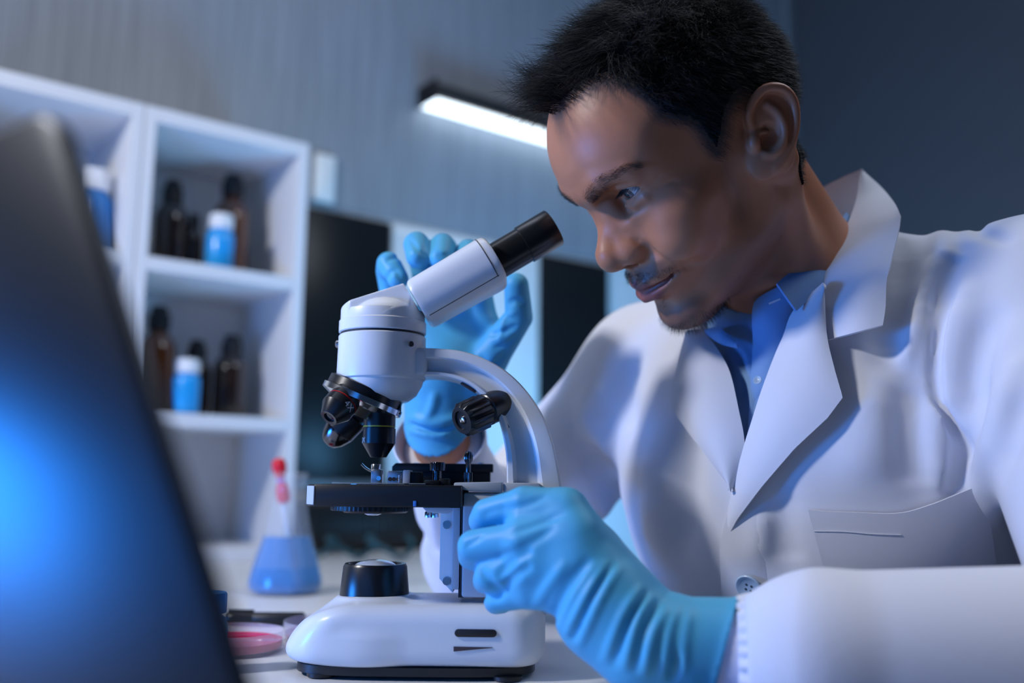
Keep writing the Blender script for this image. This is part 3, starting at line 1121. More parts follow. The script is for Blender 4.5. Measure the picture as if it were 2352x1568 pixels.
part('clip_lever', loft(ring_s), M_chrome, sc, label='curved chrome clip lever')
u_, z_ = S(870, 1098, -0.012)
part('clip_screw', lathe([(0.0018, 0), (0.0018, 0.001)], 14, (u_, -0.0121, z_), (0, -1, 0)), M_chrome, cl)
# low knurled screw beside the holder
u_, z_ = S(1005, 1070, -0.006)
part('thumb_screw', lathe([(0.0036, S(1005, 1106)[1] - z_, 0), (0.0036, -0.004, 0), (0.0058, -0.0035, 0), (0.0060, -0.003, 1), (0.0060, 0.0022, 1), (0.0054, 0.003)], 72, (u_, -0.006, z_), flutes=18, depth=0.0006), M_dark_chrome, sc, label='knurled thumb screw of the specimen holder')
blk('screw_foot', 974, 1102, 1010, 1117, -0.016, 0.002, M_sbm, 0.0012, vref=-0.016)
blk('screw_foot', 1008, 1098, 1031, 1117, -0.014, 0.006, M_sbm, 0.0012, vref=-0.014)
# tall slim stop screw on the cap
u_, z_ = S(1075, 1106, -0.004)
zt_ = S(1075, 1036, -0.004)[1] - z_
zm = S(1075, 1085, -0.004)[1] - z_
zn = S(1075, 1062, -0.004)[1] - z_
r1 = 10 * plen()
part('stop_screw', lathe([(r1, -0.001, 1), (r1, zm, 1), (r1 * 0.6, zm + 0.0004), (r1 * 0.58, zn - 0.001), (r1, zn + 0.002, 1), (r1 * 1.02, zt_ - 0.003, 1), (r1 * 0.7, zt_ - 0.0006), (r1 * 0.3, zt_)], 56, (u_, -0.004, z_), flutes=14, depth=0.0005), M_dark_chrome, sc, label='tall slim knurled stop screw')
# coarse focus knob, gripped by the gloved hand, and its twin behind
u_, z_ = S(1150, 1255, -0.05)
for sgn in (-1, 1):
    kn = part('focus_knob', lathe([(0.007, 0.0), (0.007, 0.006), (0.019, 0.007, 0), (0.020, 0.008, 1), (0.020, 0.020, 1), (0.0185, 0.022), (0.0125, 0.0225), (0.0120, 0.030, 1), (0.0105, 0.032)], 96, (u_, sgn * 0.0275, z_), (0, sgn, 0), flutes=32, depth=0.0007), M_sb, sc)

# --- arched arm: flanged section swept along the arch
outer = [(958, 804), (1010, 806), (1063, 812), (1115, 829), (1165, 858), (1210, 902), (1245, 955), (1268, 1015), (1281, 1075), (1290, 1140), (1292, 1220), (1290, 1330), (1284, 1402)]
inner = [(958, 868), (1008, 868), (1050, 876), (1085, 893), (1117, 921), (1142, 957), (1155, 1000), (1163, 1050), (1164, 1105), (1166, 1150), (1168, 1230), (1168, 1330), (1166, 1402)]
O_ = spline([S(*p) for p in outer], 70)
I_ = spline([S(*p) for p in inner], 70)
secs = []
for k in range(70):
    o, i = O_[k], I_[k]
    def at(t, v):
        q = o + (i - o) * t
        return (q[0], v, q[1])
    s = k / 69
    hf, hw = 0.0185 + 0.004 * s, 0.0120 + 0.004 * s     # half depth of the flanges and of the web
    near = [(0.0, 0.6), (0.012, 0.85), (0.05, 0.98), (0.14, 1.0), (0.34, 0.99), (0.39, 0.93)]
    ring_ = [at(t, -hf * q) for t, q in near] + [at(0.43, -hw), at(0.80, -hw * 0.98), at(0.84, -hw * 1.12), at(0.88, -hf * 0.93), at(0.97, -hf * 0.92), at(1.0, -hf * 0.8)]
    ring_ = ring_ + [(x, -y, z) for x, y, z in ring_[::-1]]
    secs.append(ring_)
arm = part('arm', loft(secs), M_sw, sc, angle=28, label='white arched arm with a recessed flank')

# black fluted knob set inside the arch
k0, k1 = S3(1152, 925, -0.004), S3(1060, 966, -0.030)
ax = k1 - k0
Lk = np.linalg.norm(ax)
ax /= Lk
r0 = 0.0125
kb_ = part('arm_knob', lathe([(r0 * 1.0, 0.0), (r0 * 1.02, Lk * 0.40), (r0 * 0.95, Lk * 0.42), (r0 * 0.97, Lk * 0.46), (r0 * 1.13, Lk * 0.50, 1), (r0 * 1.10, Lk * 0.93, 1), (r0 * 0.86, Lk * 1.0), (r0 * 0.62, Lk * 1.0), (r0 * 0.58, Lk * 0.96)], 96, k0, ax, flutes=12, depth=0.0016), M_sb, sc, label='black fluted knob inside the arch')
part('knob_screw', lathe([(0.0030, -0.0006), (0.0030, 0.0006), (0.0022, 0.0012)], 16, k0 + ax * Lk * 0.97, ax), M_chrome, kb_)
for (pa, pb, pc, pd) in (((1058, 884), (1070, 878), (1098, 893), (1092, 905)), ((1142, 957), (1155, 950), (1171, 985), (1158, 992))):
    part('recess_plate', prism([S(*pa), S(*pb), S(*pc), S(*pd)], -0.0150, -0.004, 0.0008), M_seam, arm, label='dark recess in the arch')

# --- head: round housing, rotating collar, wedge, tube
hu = S(877, 830)[0]
Rh = 102 * plen()
z = lambda py, px=877: S(px, py)[1]
# z levels refer to the axis; the rims bow upwards in the picture because they are above the lens
dz = 0.0
prof = [(Rh * 0.30, z(927)), (Rh * 0.62, z(922)), (Rh * 0.80, z(908)), (Rh * 0.93, z(884)), (Rh * 0.945, z(876)), (Rh * 0.985, z(872)), (Rh, z(866)), (Rh * 0.985, z(790)), (Rh * 0.985, z(776)), (Rh * 0.96, z(773))]
part('head_housing', lathe(prof, 72, (hu, 0, 0)), M_sw, sc, angle=25)
part('arm_joint', rbox((hu + 0.02, -0.020, z(868)), (S(985, 830)[0], 0.020, z(806)), 0.004, 3), M_sw, sc)
part('gap_ring', lathe([(Rh * 0.95, z(776)), (Rh * 0.95, z(766))], 64, (hu, 0, 0)), M_seam, sc, label='black gap under the rotating collar')
prof = [(Rh * 0.955, z(768)), (Rh * 0.985, z(766)), (Rh * 0.985, z(742)), (Rh * 0.955, z(739)), (Rh * 0.95, z(724)), (Rh * 0.93, z(718))]
part('collar', lathe(prof, 72, (hu, 0, 0)), M_sw, sc, angle=25)
for px, vv in ((943, -0.026), ):
    u_, z_ = S(px, 790, vv)
    part('set_screw', lathe([(0.0022, 0), (0.0022, 0.0014)], 16, (u_, vv - 0.0005, z_), (0.66, -0.75, 0)), M_seam, sc)
u_, z_ = S(776, 790, 0)
part('set_screw', lathe([(0.0030, -0.001), (0.0030, 0.001), (0.002, 0.0018)], 16, (u_, 0, z_), (-1, 0, 0)), M_steel, sc)

# wedge-shaped prism housing: the collar's cylinder cut by the sloping roof and the tube's face
def f_wedge(P):
    c = np.sqrt((P[:, 0] - hu) ** 2 + P[:, 1] ** 2) - Rh * 0.955
    pa, pb = np.array(S(800, 706)), np.array(S(932, 663))
    n = np.array([-(pb - pa)[1], (pb - pa)[0]])
    n /= np.linalg.norm(n)
    roof = (P[:, 0] - pa[0]) * n[0] + (P[:, 2] - pa[1]) * n[1]
    qa, qb = np.array(S(934, 664)), np.array(S(982, 746))
    m = np.array([-(qb - qa)[1], (qb - qa)[0]])
    m /= np.linalg.norm(m)
    face = (P[:, 0] - qa[0]) * m[0] + (P[:, 2] - qa[1]) * m[1]
    # the flanks pinch in towards the top of the wedge
    zz = P[:, 2] - z(722)
    c2 = np.abs(P[:, 1]) - (0.0245 - np.clip(zz, 0, 1) * 0.12)
    c3 = f_ell(P, (hu + 0.004, 0, z(738)), (Rh * 0.95, Rh * 0.95, (z(696) - z(738)) / 0.70))
    d = smax(smax(c, roof, 0.002), c2, 0.0012)
    d = np.minimum(d, np.maximum(c, np.maximum(c3, roof)))
    d = np.maximum(d, face)
    return np.maximum(d, z(742) - P[:, 2])


h = 0.0011
g = sdf_mesh(f_wedge, axis_grid(hu - Rh - 0.004, hu + Rh + 0.012, h), axis_grid(-Rh - 0.004, Rh + 0.004, h), axis_grid(z(750), z(655), h))
part('prism_housing', g, M_sw, sc, angle=32, label='white wedge housing under the tube')

# tube body, a rounded box along the eyepiece axis
ta, tb = np.array(S(962, 702)), np.array(S(1139, 601))
ax2 = (tb - ta) / np.linalg.norm(tb - ta)
Lt = np.linalg.norm(tb - ta)
nx = np.array([-ax2[1], ax2[0]])
hwid = np.linalg.norm(np.array(S(935, 655)) - np.array(S(985, 752))) / 2
AX = np.array([ax2[0], 0, ax2[1]])
NX = np.array([nx[0], 0, nx[1]])
T0 = np.array([ta[0], 0, ta[1]])


def rr_ring(c, hw_, hd, rad, n=6):
    pts = []
    for sx, sy, a0 in ((1, 1, 0), (-1, 1, pi / 2), (-1, -1, pi), (1, -1, 1.5 * pi)):
        for k in range(n + 1):
            a = a0 + k * pi / 2 / n
            pts.append(c + NX * (sx * (hw_ - rad) + rad * cos(a)) + np.array([0, 1.0, 0]) * (sy * (hd - rad) + rad * sin(a)))
    return pts


secs = []
for s_, q in ((0.0, 0.80), (0.012, 0.90), (0.03, 0.965), (0.065, 1.0), (0.5, 1.03), (0.88, 1.08), (0.93, 1.075), (0.97, 1.03), (0.99, 0.96), (1.0, 0.86)):
    secs.append(rr_ring(T0 + AX * Lt * s_, hwid * q, 0.0285 * (0.95 + 0.05 * q), 0.0165 * q))
tb_o = part('tube_body', loft(secs), M_sw, sc, angle=50, label='white rounded tube body tilted towards the man')
# seams on the near side and the end
def seam(pts, w=0.00035):
    return tube([np.array(p) for p in pts], w, 6)


def on_tube(px, py):
    """point on the near face of the tube body"""
    u_, z_ = S(px, py, -0.0285)
    return np.array([u_, -0.0287, z_])


part('seam', seam([on_tube(987, 724), on_tube(1060, 682), on_tube(1146, 632)]), M_seam, tb_o, label='dark moulding seam')
rs = rr_ring(T0 + AX * Lt * 0.905, hwid * 1.081, 0.0287, 0.0175)
sp_ = (on_tube(1146, 632) - T0) @ NX
rs = sorted([p for p in rs if p[1] <= 0.0 and (p - T0) @ NX > sp_ + 0.0005], key=lambda p: (p - T0) @ NX)
rs = [on_tube(1146, 632)] + rs
part('seam', seam(rs), M_seam, tb_o, label='dark moulding seam')
# eyepiece: inner tube, then the wider ocular
e0 = np.array(S(1139, 601))
e1 = np.array(S(1272, 522))
ax3 = e1 - e0
Le = np.linalg.norm(ax3)
AE = np.array([ax3[0], 0, ax3[1]]) / Le
E0 = np.array([e0[0], 0, e0[1]])
ra, rb2 = 43.5 * plen(), 46.5 * plen()
part('eyepiece_tube', lathe([(ra, -0.006), (ra, Le * 0.48)], 56, E0, AE), M_sb, sc)
oc = part('ocular', lathe([(ra * 0.97, Le * 0.475), (rb2, Le * 0.49), (rb2, Le * 0.985), (rb2 * 0.965, Le), (rb2 * 0.8, Le), (rb2 * 0.74, Le * 0.94)], 56, E0, AE), M_sb, sc, label='black ocular with a fine ring line')
part('ocular_lens', lathe([(rb2 * 0.74, Le * 0.93), (rb2 * 0.4, Le * 0.955), (0.0005, Le * 0.965)], 40, E0, AE), M_lens, oc)

# --- nosepiece: tilted turret with chrome rim, three objectives
na, nb = S3(749, 875, 0.0), S3(921, 947, 0.0)
ncen = (na + nb) / 2
tilt = nb - na
nax = np.array([-(-tilt[2]), 0, -tilt[0]])
nax = np.array([tilt[2], 0, -tilt[0]])
nax = nax / np.linalg.norm(nax)                  # turret axis, downwards towards the lamp end
if nax[2] > 0:
    nax = -nax
Rn = np.linalg.norm(tilt) / 2 * 1.02
part('turret', lathe([(Rn * 0.86, -0.0085), (Rn * 0.92, -0.0075), (Rn * 0.93, -0.001), (Rn * 0.96, -0.0005)], 64, ncen, nax), M_sb, sc, label='black upper ring of the turret')
part('turret_rim', lathe([(Rn * 0.96, -0.0009), (Rn, -0.0003), (Rn, 0.0040), (Rn * 0.97, 0.0046), (Rn * 0.70, 0.0085), (Rn * 0.55, 0.016)], 72, ncen, nax), M_chrome, sc, angle=25, label='chrome lower turret with cone')
u_, z_ = S(918, 905, -0.004)
part('stop_bracket', join(rbox((u_ - 0.008, -0.010, z_ - 0.001), (u_ + 0.0015, 0.002, z_ + 0.0005), 0.0003), rbox((u_ + 0.0004, -0.006, S(918, 953)[1]), (u_ + 0.0014, -0.001, z_), 0.0003)), M_sb, sc, label='thin black stop bracket')
part('bracket_screw', lathe([(0.002, 0), (0.002, 0.002), (0.0014, 0.0026)], 16, (u_ + 0.001, -0.004, S(918, 912)[1]), (1, 0, 0)), M_steel, sc)


def objective(name, p_top, p_tip, r, tip_r, ringm, glassy, label, tip_len=0.25, waist=None):
    L_ = np.linalg.norm(p_tip - p_top)
    ax_ = (p_tip - p_top) / L_
    body = [(r * 0.90, 0), (r * 0.97, L_ * 0.02), (r * 0.97, L_ * 0.36), (r * 0.93, L_ * 0.375), (r * 0.93, L_ * 0.40), (r, L_ * 0.41), (r, L_ * (1 - tip_len)), (tip_r, L_ * 0.985), (tip_r * 0.94, L_)]
    if waist:
        body = [(r * 0.72, 0), (r * 0.74, L_ * 0.20), (r * 0.92, L_ * 0.22), (r, L_ * 0.30), (r, L_ * 0.62), (r * 0.985, L_ * 0.625)]
    body += [(tip_r * 0.62, L_ * 0.985), (tip_r * 0.58, L_ * 0.93)] if not waist else []
    o = part(name, lathe(body, 64, p_top, ax_), M_sb, sc, angle=25, label=label)
    if ringm:
        part('colour_ring', lathe([(r * 0.955, L_ * 0.360), (r * 0.985, L_ * 0.364), (r * 0.985, L_ * 0.384), (r * 0.955, L_ * 0.388)], 56, p_top, ax_), ringm, o, label='thin coloured magnification ring')
    if waist:
        part('tip', lathe([(r * 0.98, L_ * 0.62), (r * 0.98, L_ * 0.66), (r * 0.80, L_ * 0.84), (tip_r * 1.3, L_ * 0.955), (tip_r, L_ * 0.99), (tip_r * 0.5, L_)], 56, p_top, ax_), M_dark_chrome, o, label='dark chrome tapered tip')
    else:
        part('front_lens', lathe([(tip_r * 0.60, L_ * 0.93), (tip_r * 0.3, L_ * 0.945), (0.0003, L_ * 0.95)], 32, p_top, ax_), M_darklens, o)
    return o, ax_, L_


ov, _, Lv = objective('objective', S3(873, 938, -0.006), S3(869, 1050, -0.006), 37 * plen(), 19 * plen(), M_yel, None, 'vertical black objective with a thin yellow ring', 0.28)
o4, ax4, L4 = objective('objective', S3(803, 905, -0.018), S3(755, 960, -0.034), 38 * plen(-0.02), 22 * plen(-0.03), M_red, None, 'black objective with a red ring and white lettering', 0.36)
objective('objective', S3(832, 935, 0.020), S3(752, 1018, 0.026), 38 * plen(), 16 * plen(), None, None, 'black objective with a bare dark chrome tip', waist=1)
part('turret_clip', rbox((S(816, 940)[0], -0.018, S(816, 948)[1]), (S(835, 940)[0], -0.012, S(816, 940)[1]), 0.0008), M_chrome, sc)


def print_text(text, size, origin, xdir, ydir, radius, axis_pt, axis, m, parent, name='lettering'):
    """raised flat lettering wrapped on a barrel of the given axis and radius"""
    cu = bpy.data.curves.new('txt', 'FONT')
    cu.body = text
    cu.size = size
    cu.align_x = 'CENTER'
    cu.align_y = 'CENTER'
    to = bpy.data.objects.new('txt', cu)
    C.objects.link(to)
    bpy.context.view_layer.update()
    me0 = to.to_mesh()
    V = np.array([v.co[:] for v in me0.vertices])
    F = [tuple(p.vertices) for p in me0.polygons]
    to.to_mesh_clear()
    bpy.data.objects.remove(to)
    bpy.data.curves.remove(cu)
    P = origin + V[:, :1] * xdir + V[:, 1:2] * ydir
    q = P - axis_pt
    t_ = q @ axis
    rad = q - t_[:, None] * axis
    rad /= np.linalg.norm(rad, axis=1, keepdims=True)
    P = axis_pt + t_[:, None] * axis + rad * (radius + 0.00025)
    return part(name, (P, F), m, parent, smooth=False, label='white lettering ' + text)


tp = S3(803, 905, -0.018)
vd = (CAM - (MO + tp))
vd /= np.linalg.norm(vd)
side4 = np.cross(ax4, vd)
side4 /= np.linalg.norm(side4)
outw = np.cross(side4, ax4)
if outw @ vd < 0:
    outw = -outw
xd = np.cross(ax4, outw)
# reading direction runs down to the right in the picture
xdir = xd if xd[0] > 0 else -xd
ang = radians(26)
o_dir = outw * cos(ang) + xdir * sin(ang)
xdir2 = xdir * cos(ang) - outw * sin(ang)
r4 = 38 * plen(-0.02)
print_text('4X', 0.0078, tp + ax4 * L4 * 0.56 + o_dir * r4, xdir2, -ax4, r4, tp, ax4, M_print, o4)
tpv = S3(873, 938, -0.006)
axv = (S3(869, 1050, -0.006) - tpv) / Lv
ov_dir = np.array([-0.93, -0.37, 0])
print_text('10X', 0.0060, tpv + axv * Lv * 0.66 + ov_dir * 37 * plen(), np.array([0.37, -0.93, 0]), -axv, 37 * plen(), tpv, axv, M_print, ov)

# ================================================================== the man
HS = 1.02 * 1.03 / 1000.0                          # metres per head unit (mm)
HR = _rz(pi + radians(12.66)) @ _ry(radians(43.2)) @ _rx(radians(-14.3))
HP = CAM + (np.array([0.1466, 0.7195, 0.405]) - np.array([0, 0, 0.15])) * 1.03
HRf = (HR / 1.0).astype(np.float32)


def h2w(p):
    """head frame (x forward, y to his left, z up, mm from between the ears) to the room"""
    return HP + (np.asarray(p, float) * HS) @ HR.T


def w2h(P):
    return ((P - HP.astype(np.float32)) @ HRf) / np.float32(HS)


EYE_R = 12.0
EYES = [(70.0, 31.5, 27.0), (70.0, -31.5, 27.0)]


def f_ear(Q):
    """left ear; Q in head mm"""
    # ear frame: e1 up along the ear, e2 backwards, e3 outwards
    up_ = np.array([-0.50, 0.10, 0.86]); up_ /= np.linalg.norm(up_)
    outw_ = np.array([0.34, 0.90, 0.10]); outw_ -= up_ * (outw_ @ up_); outw_ /= np.linalg.norm(outw_)
    back = np.cross(up_, outw_)
    if back[0] > 0:
        back = -back
    c = np.array([-13.0, 77.0, 3.5])
    M = np.stack([up_, back, outw_], 1).astype(np.float32)
    E = (Q - c.astype(np.float32)) @ M              # (up, back, out)
    def ch(pts, rs):
        return f_chain(E, pts, rs)
    d = f_ell(E, (3, 3, -1.0), (30, 17, 4.0))
    d = smin(d, f_ell(E, (-20, -5, 0), (13, 10, 3.6)), 5)
    helix = [(2, -9, -1), (12, -13, 2), (23, -10, 3.5), (31, -1, 4), (30, 11, 3.5), (22, 18.5, 3), (10, 20.5, 2.5), (-4, 18.5, 2), (-15, 12, 1.5), (-24, 4, 1)]
    d = smin(d, ch(spline(helix, 28), np.interp(np.linspace(0, 9, 28), range(10), [2.4, 3.0, 3.2, 3.4, 3.4, 3.2, 3.0, 2.8, 2.8, 3.0])), 2.5)
    anti = [(20, 1, 2.0), (13, 8, 3.2), (3, 11.5, 3.6), (-7, 9.5, 3.6), (-13, 4, 3.0), (-14, -2, 2.6)]
    d = smin(d, ch(spline(anti, 14), np.interp(np.linspace(0, 5, 14), range(6), [2.4, 2.8, 3.0, 3.0, 3.0, 2.6])), 3)
    # hollow of the concha and the groove under the helix
    d = smax(d, -f_ell(E, (-2, 0.0, 4.5), (10.0, 8.0, 7.0)), 2.5)
    d = smax(d, -ch([(24, 4, 5), (18, 13.5, 5), (6, 16, 4.6), (-6, 14.5, 4.2)], [2.2, 2.2, 1.9, 1.5]), 1.6)
    d = smin(d, f_ell(E, (-5, -10.5, 2.5), (6.5, 4.2, 4.2)), 3)     # tragus
    d = smin(d, ch([(1, -9, 1.5), (1.5, 0, 0.5)], [2.0, 1.6]), 2)   # crus
    return d


def f_head0(Q):
    x, y, z = Q[:, 0], Q[:, 1], Q[:, 2]
    A = np.stack([x, np.abs(y), z], 1)              # mirrored for paired features
    d = f_ell(Q, (-2, 0, 46), (95, 75, 82))
    d = smin(d, f_ell(Q, (42, 0, 50), (54, 60, 55)), 20)
    d = smin(d, f_ell(Q, (-42, 0, 30), (56, 66, 62)), 20)
    # face mass
    d = smin(d, f_ell(Q, (38, 0, -12), (52, 56, 70)), 22)
    d = smin(d, f_cone(A, (2, 50, -42), (74, 15, -78), 14, 13), 16)
    d = smin(d, f_cone(A, (0, 56, -5), (2, 50, -44), 15, 14), 16)
    d = smin(d, f_cone(A, (14, 40, -60), (66, 9, -86), 15, 12), 12)   # under the jaw
    d = smin(d, f_ell(Q, (83, 0, -81), (16, 21, 15.5)), 14)
    d = smin(d, f_ell(A, (54, 42, -4), (24, 20, 17)), 18)           # cheekbones
    d = smin(d, f_ell(A, (65, 37, -23), (22, 20, 19)), 14)          # raised smiling cheeks
    d = smin(d, f_ell(Q, (76, 0, -44), (25, 31, 25)), 14)           # muzzle
    # brow ridge
    d = smin(d, f_chain(A, [(91, 6, 39), (88, 24, 44), (76, 43, 41)], [6.5, 7.0, 6.0]), 10)
    # eye sockets
    d = smax(d, -f_ell(A, (89, 31, 27), (13, 19, 11)), 9)
    d = smax(d, -f_ell(A, (90, 17, 21), (12, 8, 12)), 8)
    # nose
    nose = f_chain(Q, [(80.5, 0, 27), (91.5, 0, 11), (105.5, 0, -6)], [7.0, 7.0, 9.2])
    nose = smin(nose, f_ell(Q, (105.5, 0, -12), (11.0, 11.5, 10.5)), 7)
    nose = smin(nose, f_ell(A, (94, 13.0, -14.5), (11.5, 8.2, 9.6)), 6)
    nose = smin(nose, f_cone(Q, (98, 0, -18), (94, 0, -27), 6.5, 5), 6)
    nose = smin(nose, f_cone(A, (86, 8, 22), (84, 17, -10), 6, 9), 10)
    nose = smin(nose, f_cone(A, (89, 4, 14), (95, 9, -8), 6, 7.5), 8)
    d = smin(d, nose, 6)
    d = smax(d, -f_cone(A, (99, 6.8, -24), (90, 7.5, -19), 3.4, 2.6), 2.5)
    # lips: the smile pulls the corners back and up
    up_l = f_chain(A, [(99.5, 0, -42.2), (97.5, 8, -41.5), (90, 19, -42.6), (79, 30, -42.5)], [4.6, 4.6, 3.6, 1.6])
    lo_l = f_chain(A, [(99.2, 0, -54.2), (96.5, 10, -53.2), (88.5, 20, -49.4), (79, 30, -43.5)], [6.4, 6.0, 4.4, 1.6])
    d = smin(d, up_l, 5)
    d = smin(d, lo_l, 5)
    d = smax(d, -f_chain(A, [(105.5, 0, -47.6), (101, 10, -46.8), (92.5, 20.5, -45.4), (86, 26, -43.8)], [1.7, 1.7, 1.4, 0.7]), 2.2)
    d = smax(d, -f_ell(Q, (104, 0, -33.5), (5, 3.4, 7)), 3)         # philtrum
    d = smax(d, -f_ell(Q, (99, 0, -63.5), (7, 17, 5)), 7)           # hollow under the lip
    # eyelids: a shell over the eyeball, opened by an almond
    for ex, ey, ez in EYES[:1]:
        c = (ex, ey, ez)
        d = smin(d, f_ell(A, c, (EYE_R + 1.9,) * 3), 3.5)
        d = smin(d, f_chain(A, [(ex + 9, ey - 13, ez + 6), (ex + 12.8, ey, ez + 9.5), (ex + 6.5, ey + 13.5, ez + 6)], [2.5, 2.6, 2.2]), 4)
        # slit: between two arcs, seen from the front
        yy = (A[:, 1] - ey) / 14.0
        mid = 0.2 + 1.2 * yy
        hal = 4.4 * np.clip(1 - yy * yy, 0, None)
        slit = np.abs(A[:, 2] - ez - mid) - hal
        slit = np.maximum(slit, np.abs(A[:, 1] - ey) - 13.6)
        ball = np.sqrt((A[:, 0] - ex) ** 2 + (A[:, 1] - ey) ** 2 + (A[:, 2] - ez) ** 2) - (EYE_R + 12)
        slit = np.maximum(np.maximum(slit, ball), ex + 2 - A[:, 0])
        d = smax(d, -slit, 0.7)
        d = smin(d, f_chain(A, [(ex + 11.5, ey - 9, ez - 9.5), (ex + 12, ey + 2, ez - 10.5), (ex + 7, ey + 12, ez - 8)], [1.5, 1.8, 1.4]), 6)
    # temples and the hollow under the cheekbone
    d = smax(d, -f_ell(A, (52, 80, 36), (26, 13, 24)), 16)
    d = smax(d, -f_ell(A, (36, 74, -40), (24, 10, 18)), 16)
    d = np.array(d)
    e_ = np.nonzero((np.abs(Q[:, 0] + 13) < 60) & (A[:, 1] > 45) & (np.abs(Q[:, 2] - 3) < 60))[0]
    if len(e_):
        d[e_] = smin(d[e_], f_ear(A[e_]), 3.0)
    return d


def snap(f, pts, n=12):
    """move points onto the surface of f"""
    p = np.asarray(pts, np.float32)
    for _ in range(n):
        p = p - sdf_normal(f, p, 0.4) * f(p)[:, None] * 0.8
    return p


CREASES = [(snap(f_head0, spline(p, 9)), w, a) for p, w, a in (
    ([(92, 20, -5), (88, 22, -13), (88, 20, -23)], 2.6, -1.8),              # round the wing of the nose
    ([(86, 23, -12), (82, 31, -25), (76, 37, -37), (70, 40, -50)], 4.2, -2.0),   # smile fold
    ([(88, 29, -26), (82, 36, -38)], 5.0, 0.8),
    ([(80, 35, -40), (76, 37, -48)], 3.0, -1.0),
    ([(101, 10, -46.8), (93, 20, -45.6), (86, 26.5, -44.2), (80, 31.5, -42.8), (76, 35, -41.2), (73, 38, -39.5)], 1.9, -2.4),
    ([(84, 19, 33), (86, 31, 36.5), (77, 45, 33)], 1.6, -1.0),              # fold of the upper lid
    ([(80, 18, 12), (79, 30, 12), (72, 42, 16)], 3.0, -1.2),                # under the lower lid
    ([(70, 46, 22), (62, 52, 20), (55, 56, 15)], 1.8, -0.6),                # crow's feet
    ([(70, 47, 26), (62, 54, 28)], 1.6, -0.5),
)]


def f_head(Q):
    d = f_head0(Q)
    A = np.stack([Q[:, 0], np.abs(Q[:, 1]), Q[:, 2]], 1)
    return strokes(A, d, CREASES)


# --- the trunk
TC = np.array([0.27, 0.85, -0.0085])
TF = np.array([-0.62, -0.785, 0.0]); TF /= np.linalg.norm(TF)       # chest direction
TL = np.array([-TF[1], TF[0], 0.0])                                  # to his left (towards the camera)
if TL[0] < 0:
    TL = -TL
MT = np.stack([TF, TL, np.array([0, 0, 1.0])], 1)
SHL = np.array([0.418, 0.735, 0.2775])      # shoulders, elbows, wrists (left = near the camera)
ELL = np.array([0.385, 0.545, 0.0415])
SHR = np.array([0.146, 0.962, 0.2535])
ELR = np.array([-0.030, 1.040, 0.0665])
WRL = W(1620, 1490, 0.600)
WRR = W(1012, 1012, 0.872)
NB = W(1830, 655, 0.815)                    # base of the neck


def f_trunk(P, g=0.0):
    """trunk, grown by g"""
    d = f_ell(P, TC + TF * 0.005 + np.array([0, 0, 0.165]), (0.118 + g, 0.170 + g, 0.165 + g), MT)
    d = smin(d, f_ell(P, TC - TF * 0.055 + np.array([0, 0, -0.02]), (0.120 + g, 0.165 + g, 0.24 + g), MT), 0.05)
    d = smin(d, f_cone(P, SHL, SHR, 0.058 + g, 0.058 + g), 0.06)
    d = smin(d, f_cone(P, (SHL + SHR) / 2 - TF * 0.02, NB - TF * 0.015, 0.085 + g, 0.062 + g), 0.06)
    d = smin(d, f_ell(P, TC - TF * 0.10 + np.array([0, 0, -0.22]), (0.13 + g, 0.175 + g, 0.13 + g), MT), 0.06)
    return d


def f_body(P):
    Q = w2h(P)
    d = f_head(Q) * np.float32(HS)
    neck = f_cone(P, h2w((-28, 0, 0)), NB - TF * 0.03, 0.049, 0.058)
    neck = smin(neck, f_cone(P, h2w((30, 0, -45)), NB + TF * 0.030, 0.032, 0.044), 0.03)
    # the muscle from behind the ear to the collar bone
    neck = smin(neck, f_cone(P, h2w((-18, 62, -22)), NB + TF * 0.042 + TL * 0.020, 0.016, 0.014), 0.02)
    d = smin(d, neck, 0.016)
    d = smin(d, f_trunk(P, -0.012), 0.025)
    for sh, el, wr in ((SHL, ELL, WRL), (SHR, ELR, WRR)):
        d = smin(d, f_cone(P, sh, el, 0.046, 0.038), 0.03)
        d = smin(d, f_cone(P, el, wr, 0.038, 0.0265), 0.012)
    return d


hb = proj
gx = axis_grid(-0.12, 0.50, 0.006, (HP[0] - 0.150, HP[0] + 0.130, 0.0014))
gy = axis_grid(0.48, 1.12, 0.006, (HP[1] - 0.115, HP[1] + 0.115, 0.0014))
gz = axis_grid(-0.36, 0.56, 0.006, (HP[2] - 0.125, HP[2] + 0.140, 0.0014))
bg_ = sdf_mesh(f_body, gx, gy, gz)

BODY_SDF = f_body
M_skin = mat('tan_skin', SKIN, rough=0.42, spec=0.45, sub=0.12, noise=(60, 0.10), bump=(1600, 0.18, 0.0004))
nt = M_skin.node_tree
pb = nt.nodes['Principled BSDF']
for at_, colr in (('lip', (0.27, 0.085, 0.070)), ('stubble', (0.075, 0.055, 0.05))):
    src = pb.inputs['Base Color'].links[0].from_socket
    an = nt.nodes.new('ShaderNodeAttribute')
    an.attribute_name = at_
    mx = nt.nodes.new('ShaderNodeMix')
    mx.data_type = 'RGBA'
    mx.inputs[7].default_value = colr + (1,)
    nt.links.new(an.outputs['Fac'], mx.inputs[0])
    nt.links.new(src, mx.inputs[6])
    nt.links.new(mx.outputs[2], pb.inputs['Base Color'])
person = part('person', bg_, M_skin, None, angle=None)
tag(person, 'man in a white lab coat and blue gloves looking into the microscope', 'person')


# ------------------------------------------------------------------ eyes
M_eye = mat('eye_white', (0.62, 0.62, 0.63), rough=0.06, spec=0.8, coat=1.0)
M_iris = mat('dark_iris', (0.10, 0.09, 0.085), rough=0.05, spec=0.8, coat=1.0)
M_pupil = mat('pupil', (0.004, 0.004, 0.005), rough=0.05, coat=1.0)


def cap_(r, a1, n=10):
    return [(max(r * sin(a), 1e-5), r * cos(a)) for a in np.linspace(a1, 0.0, n)]


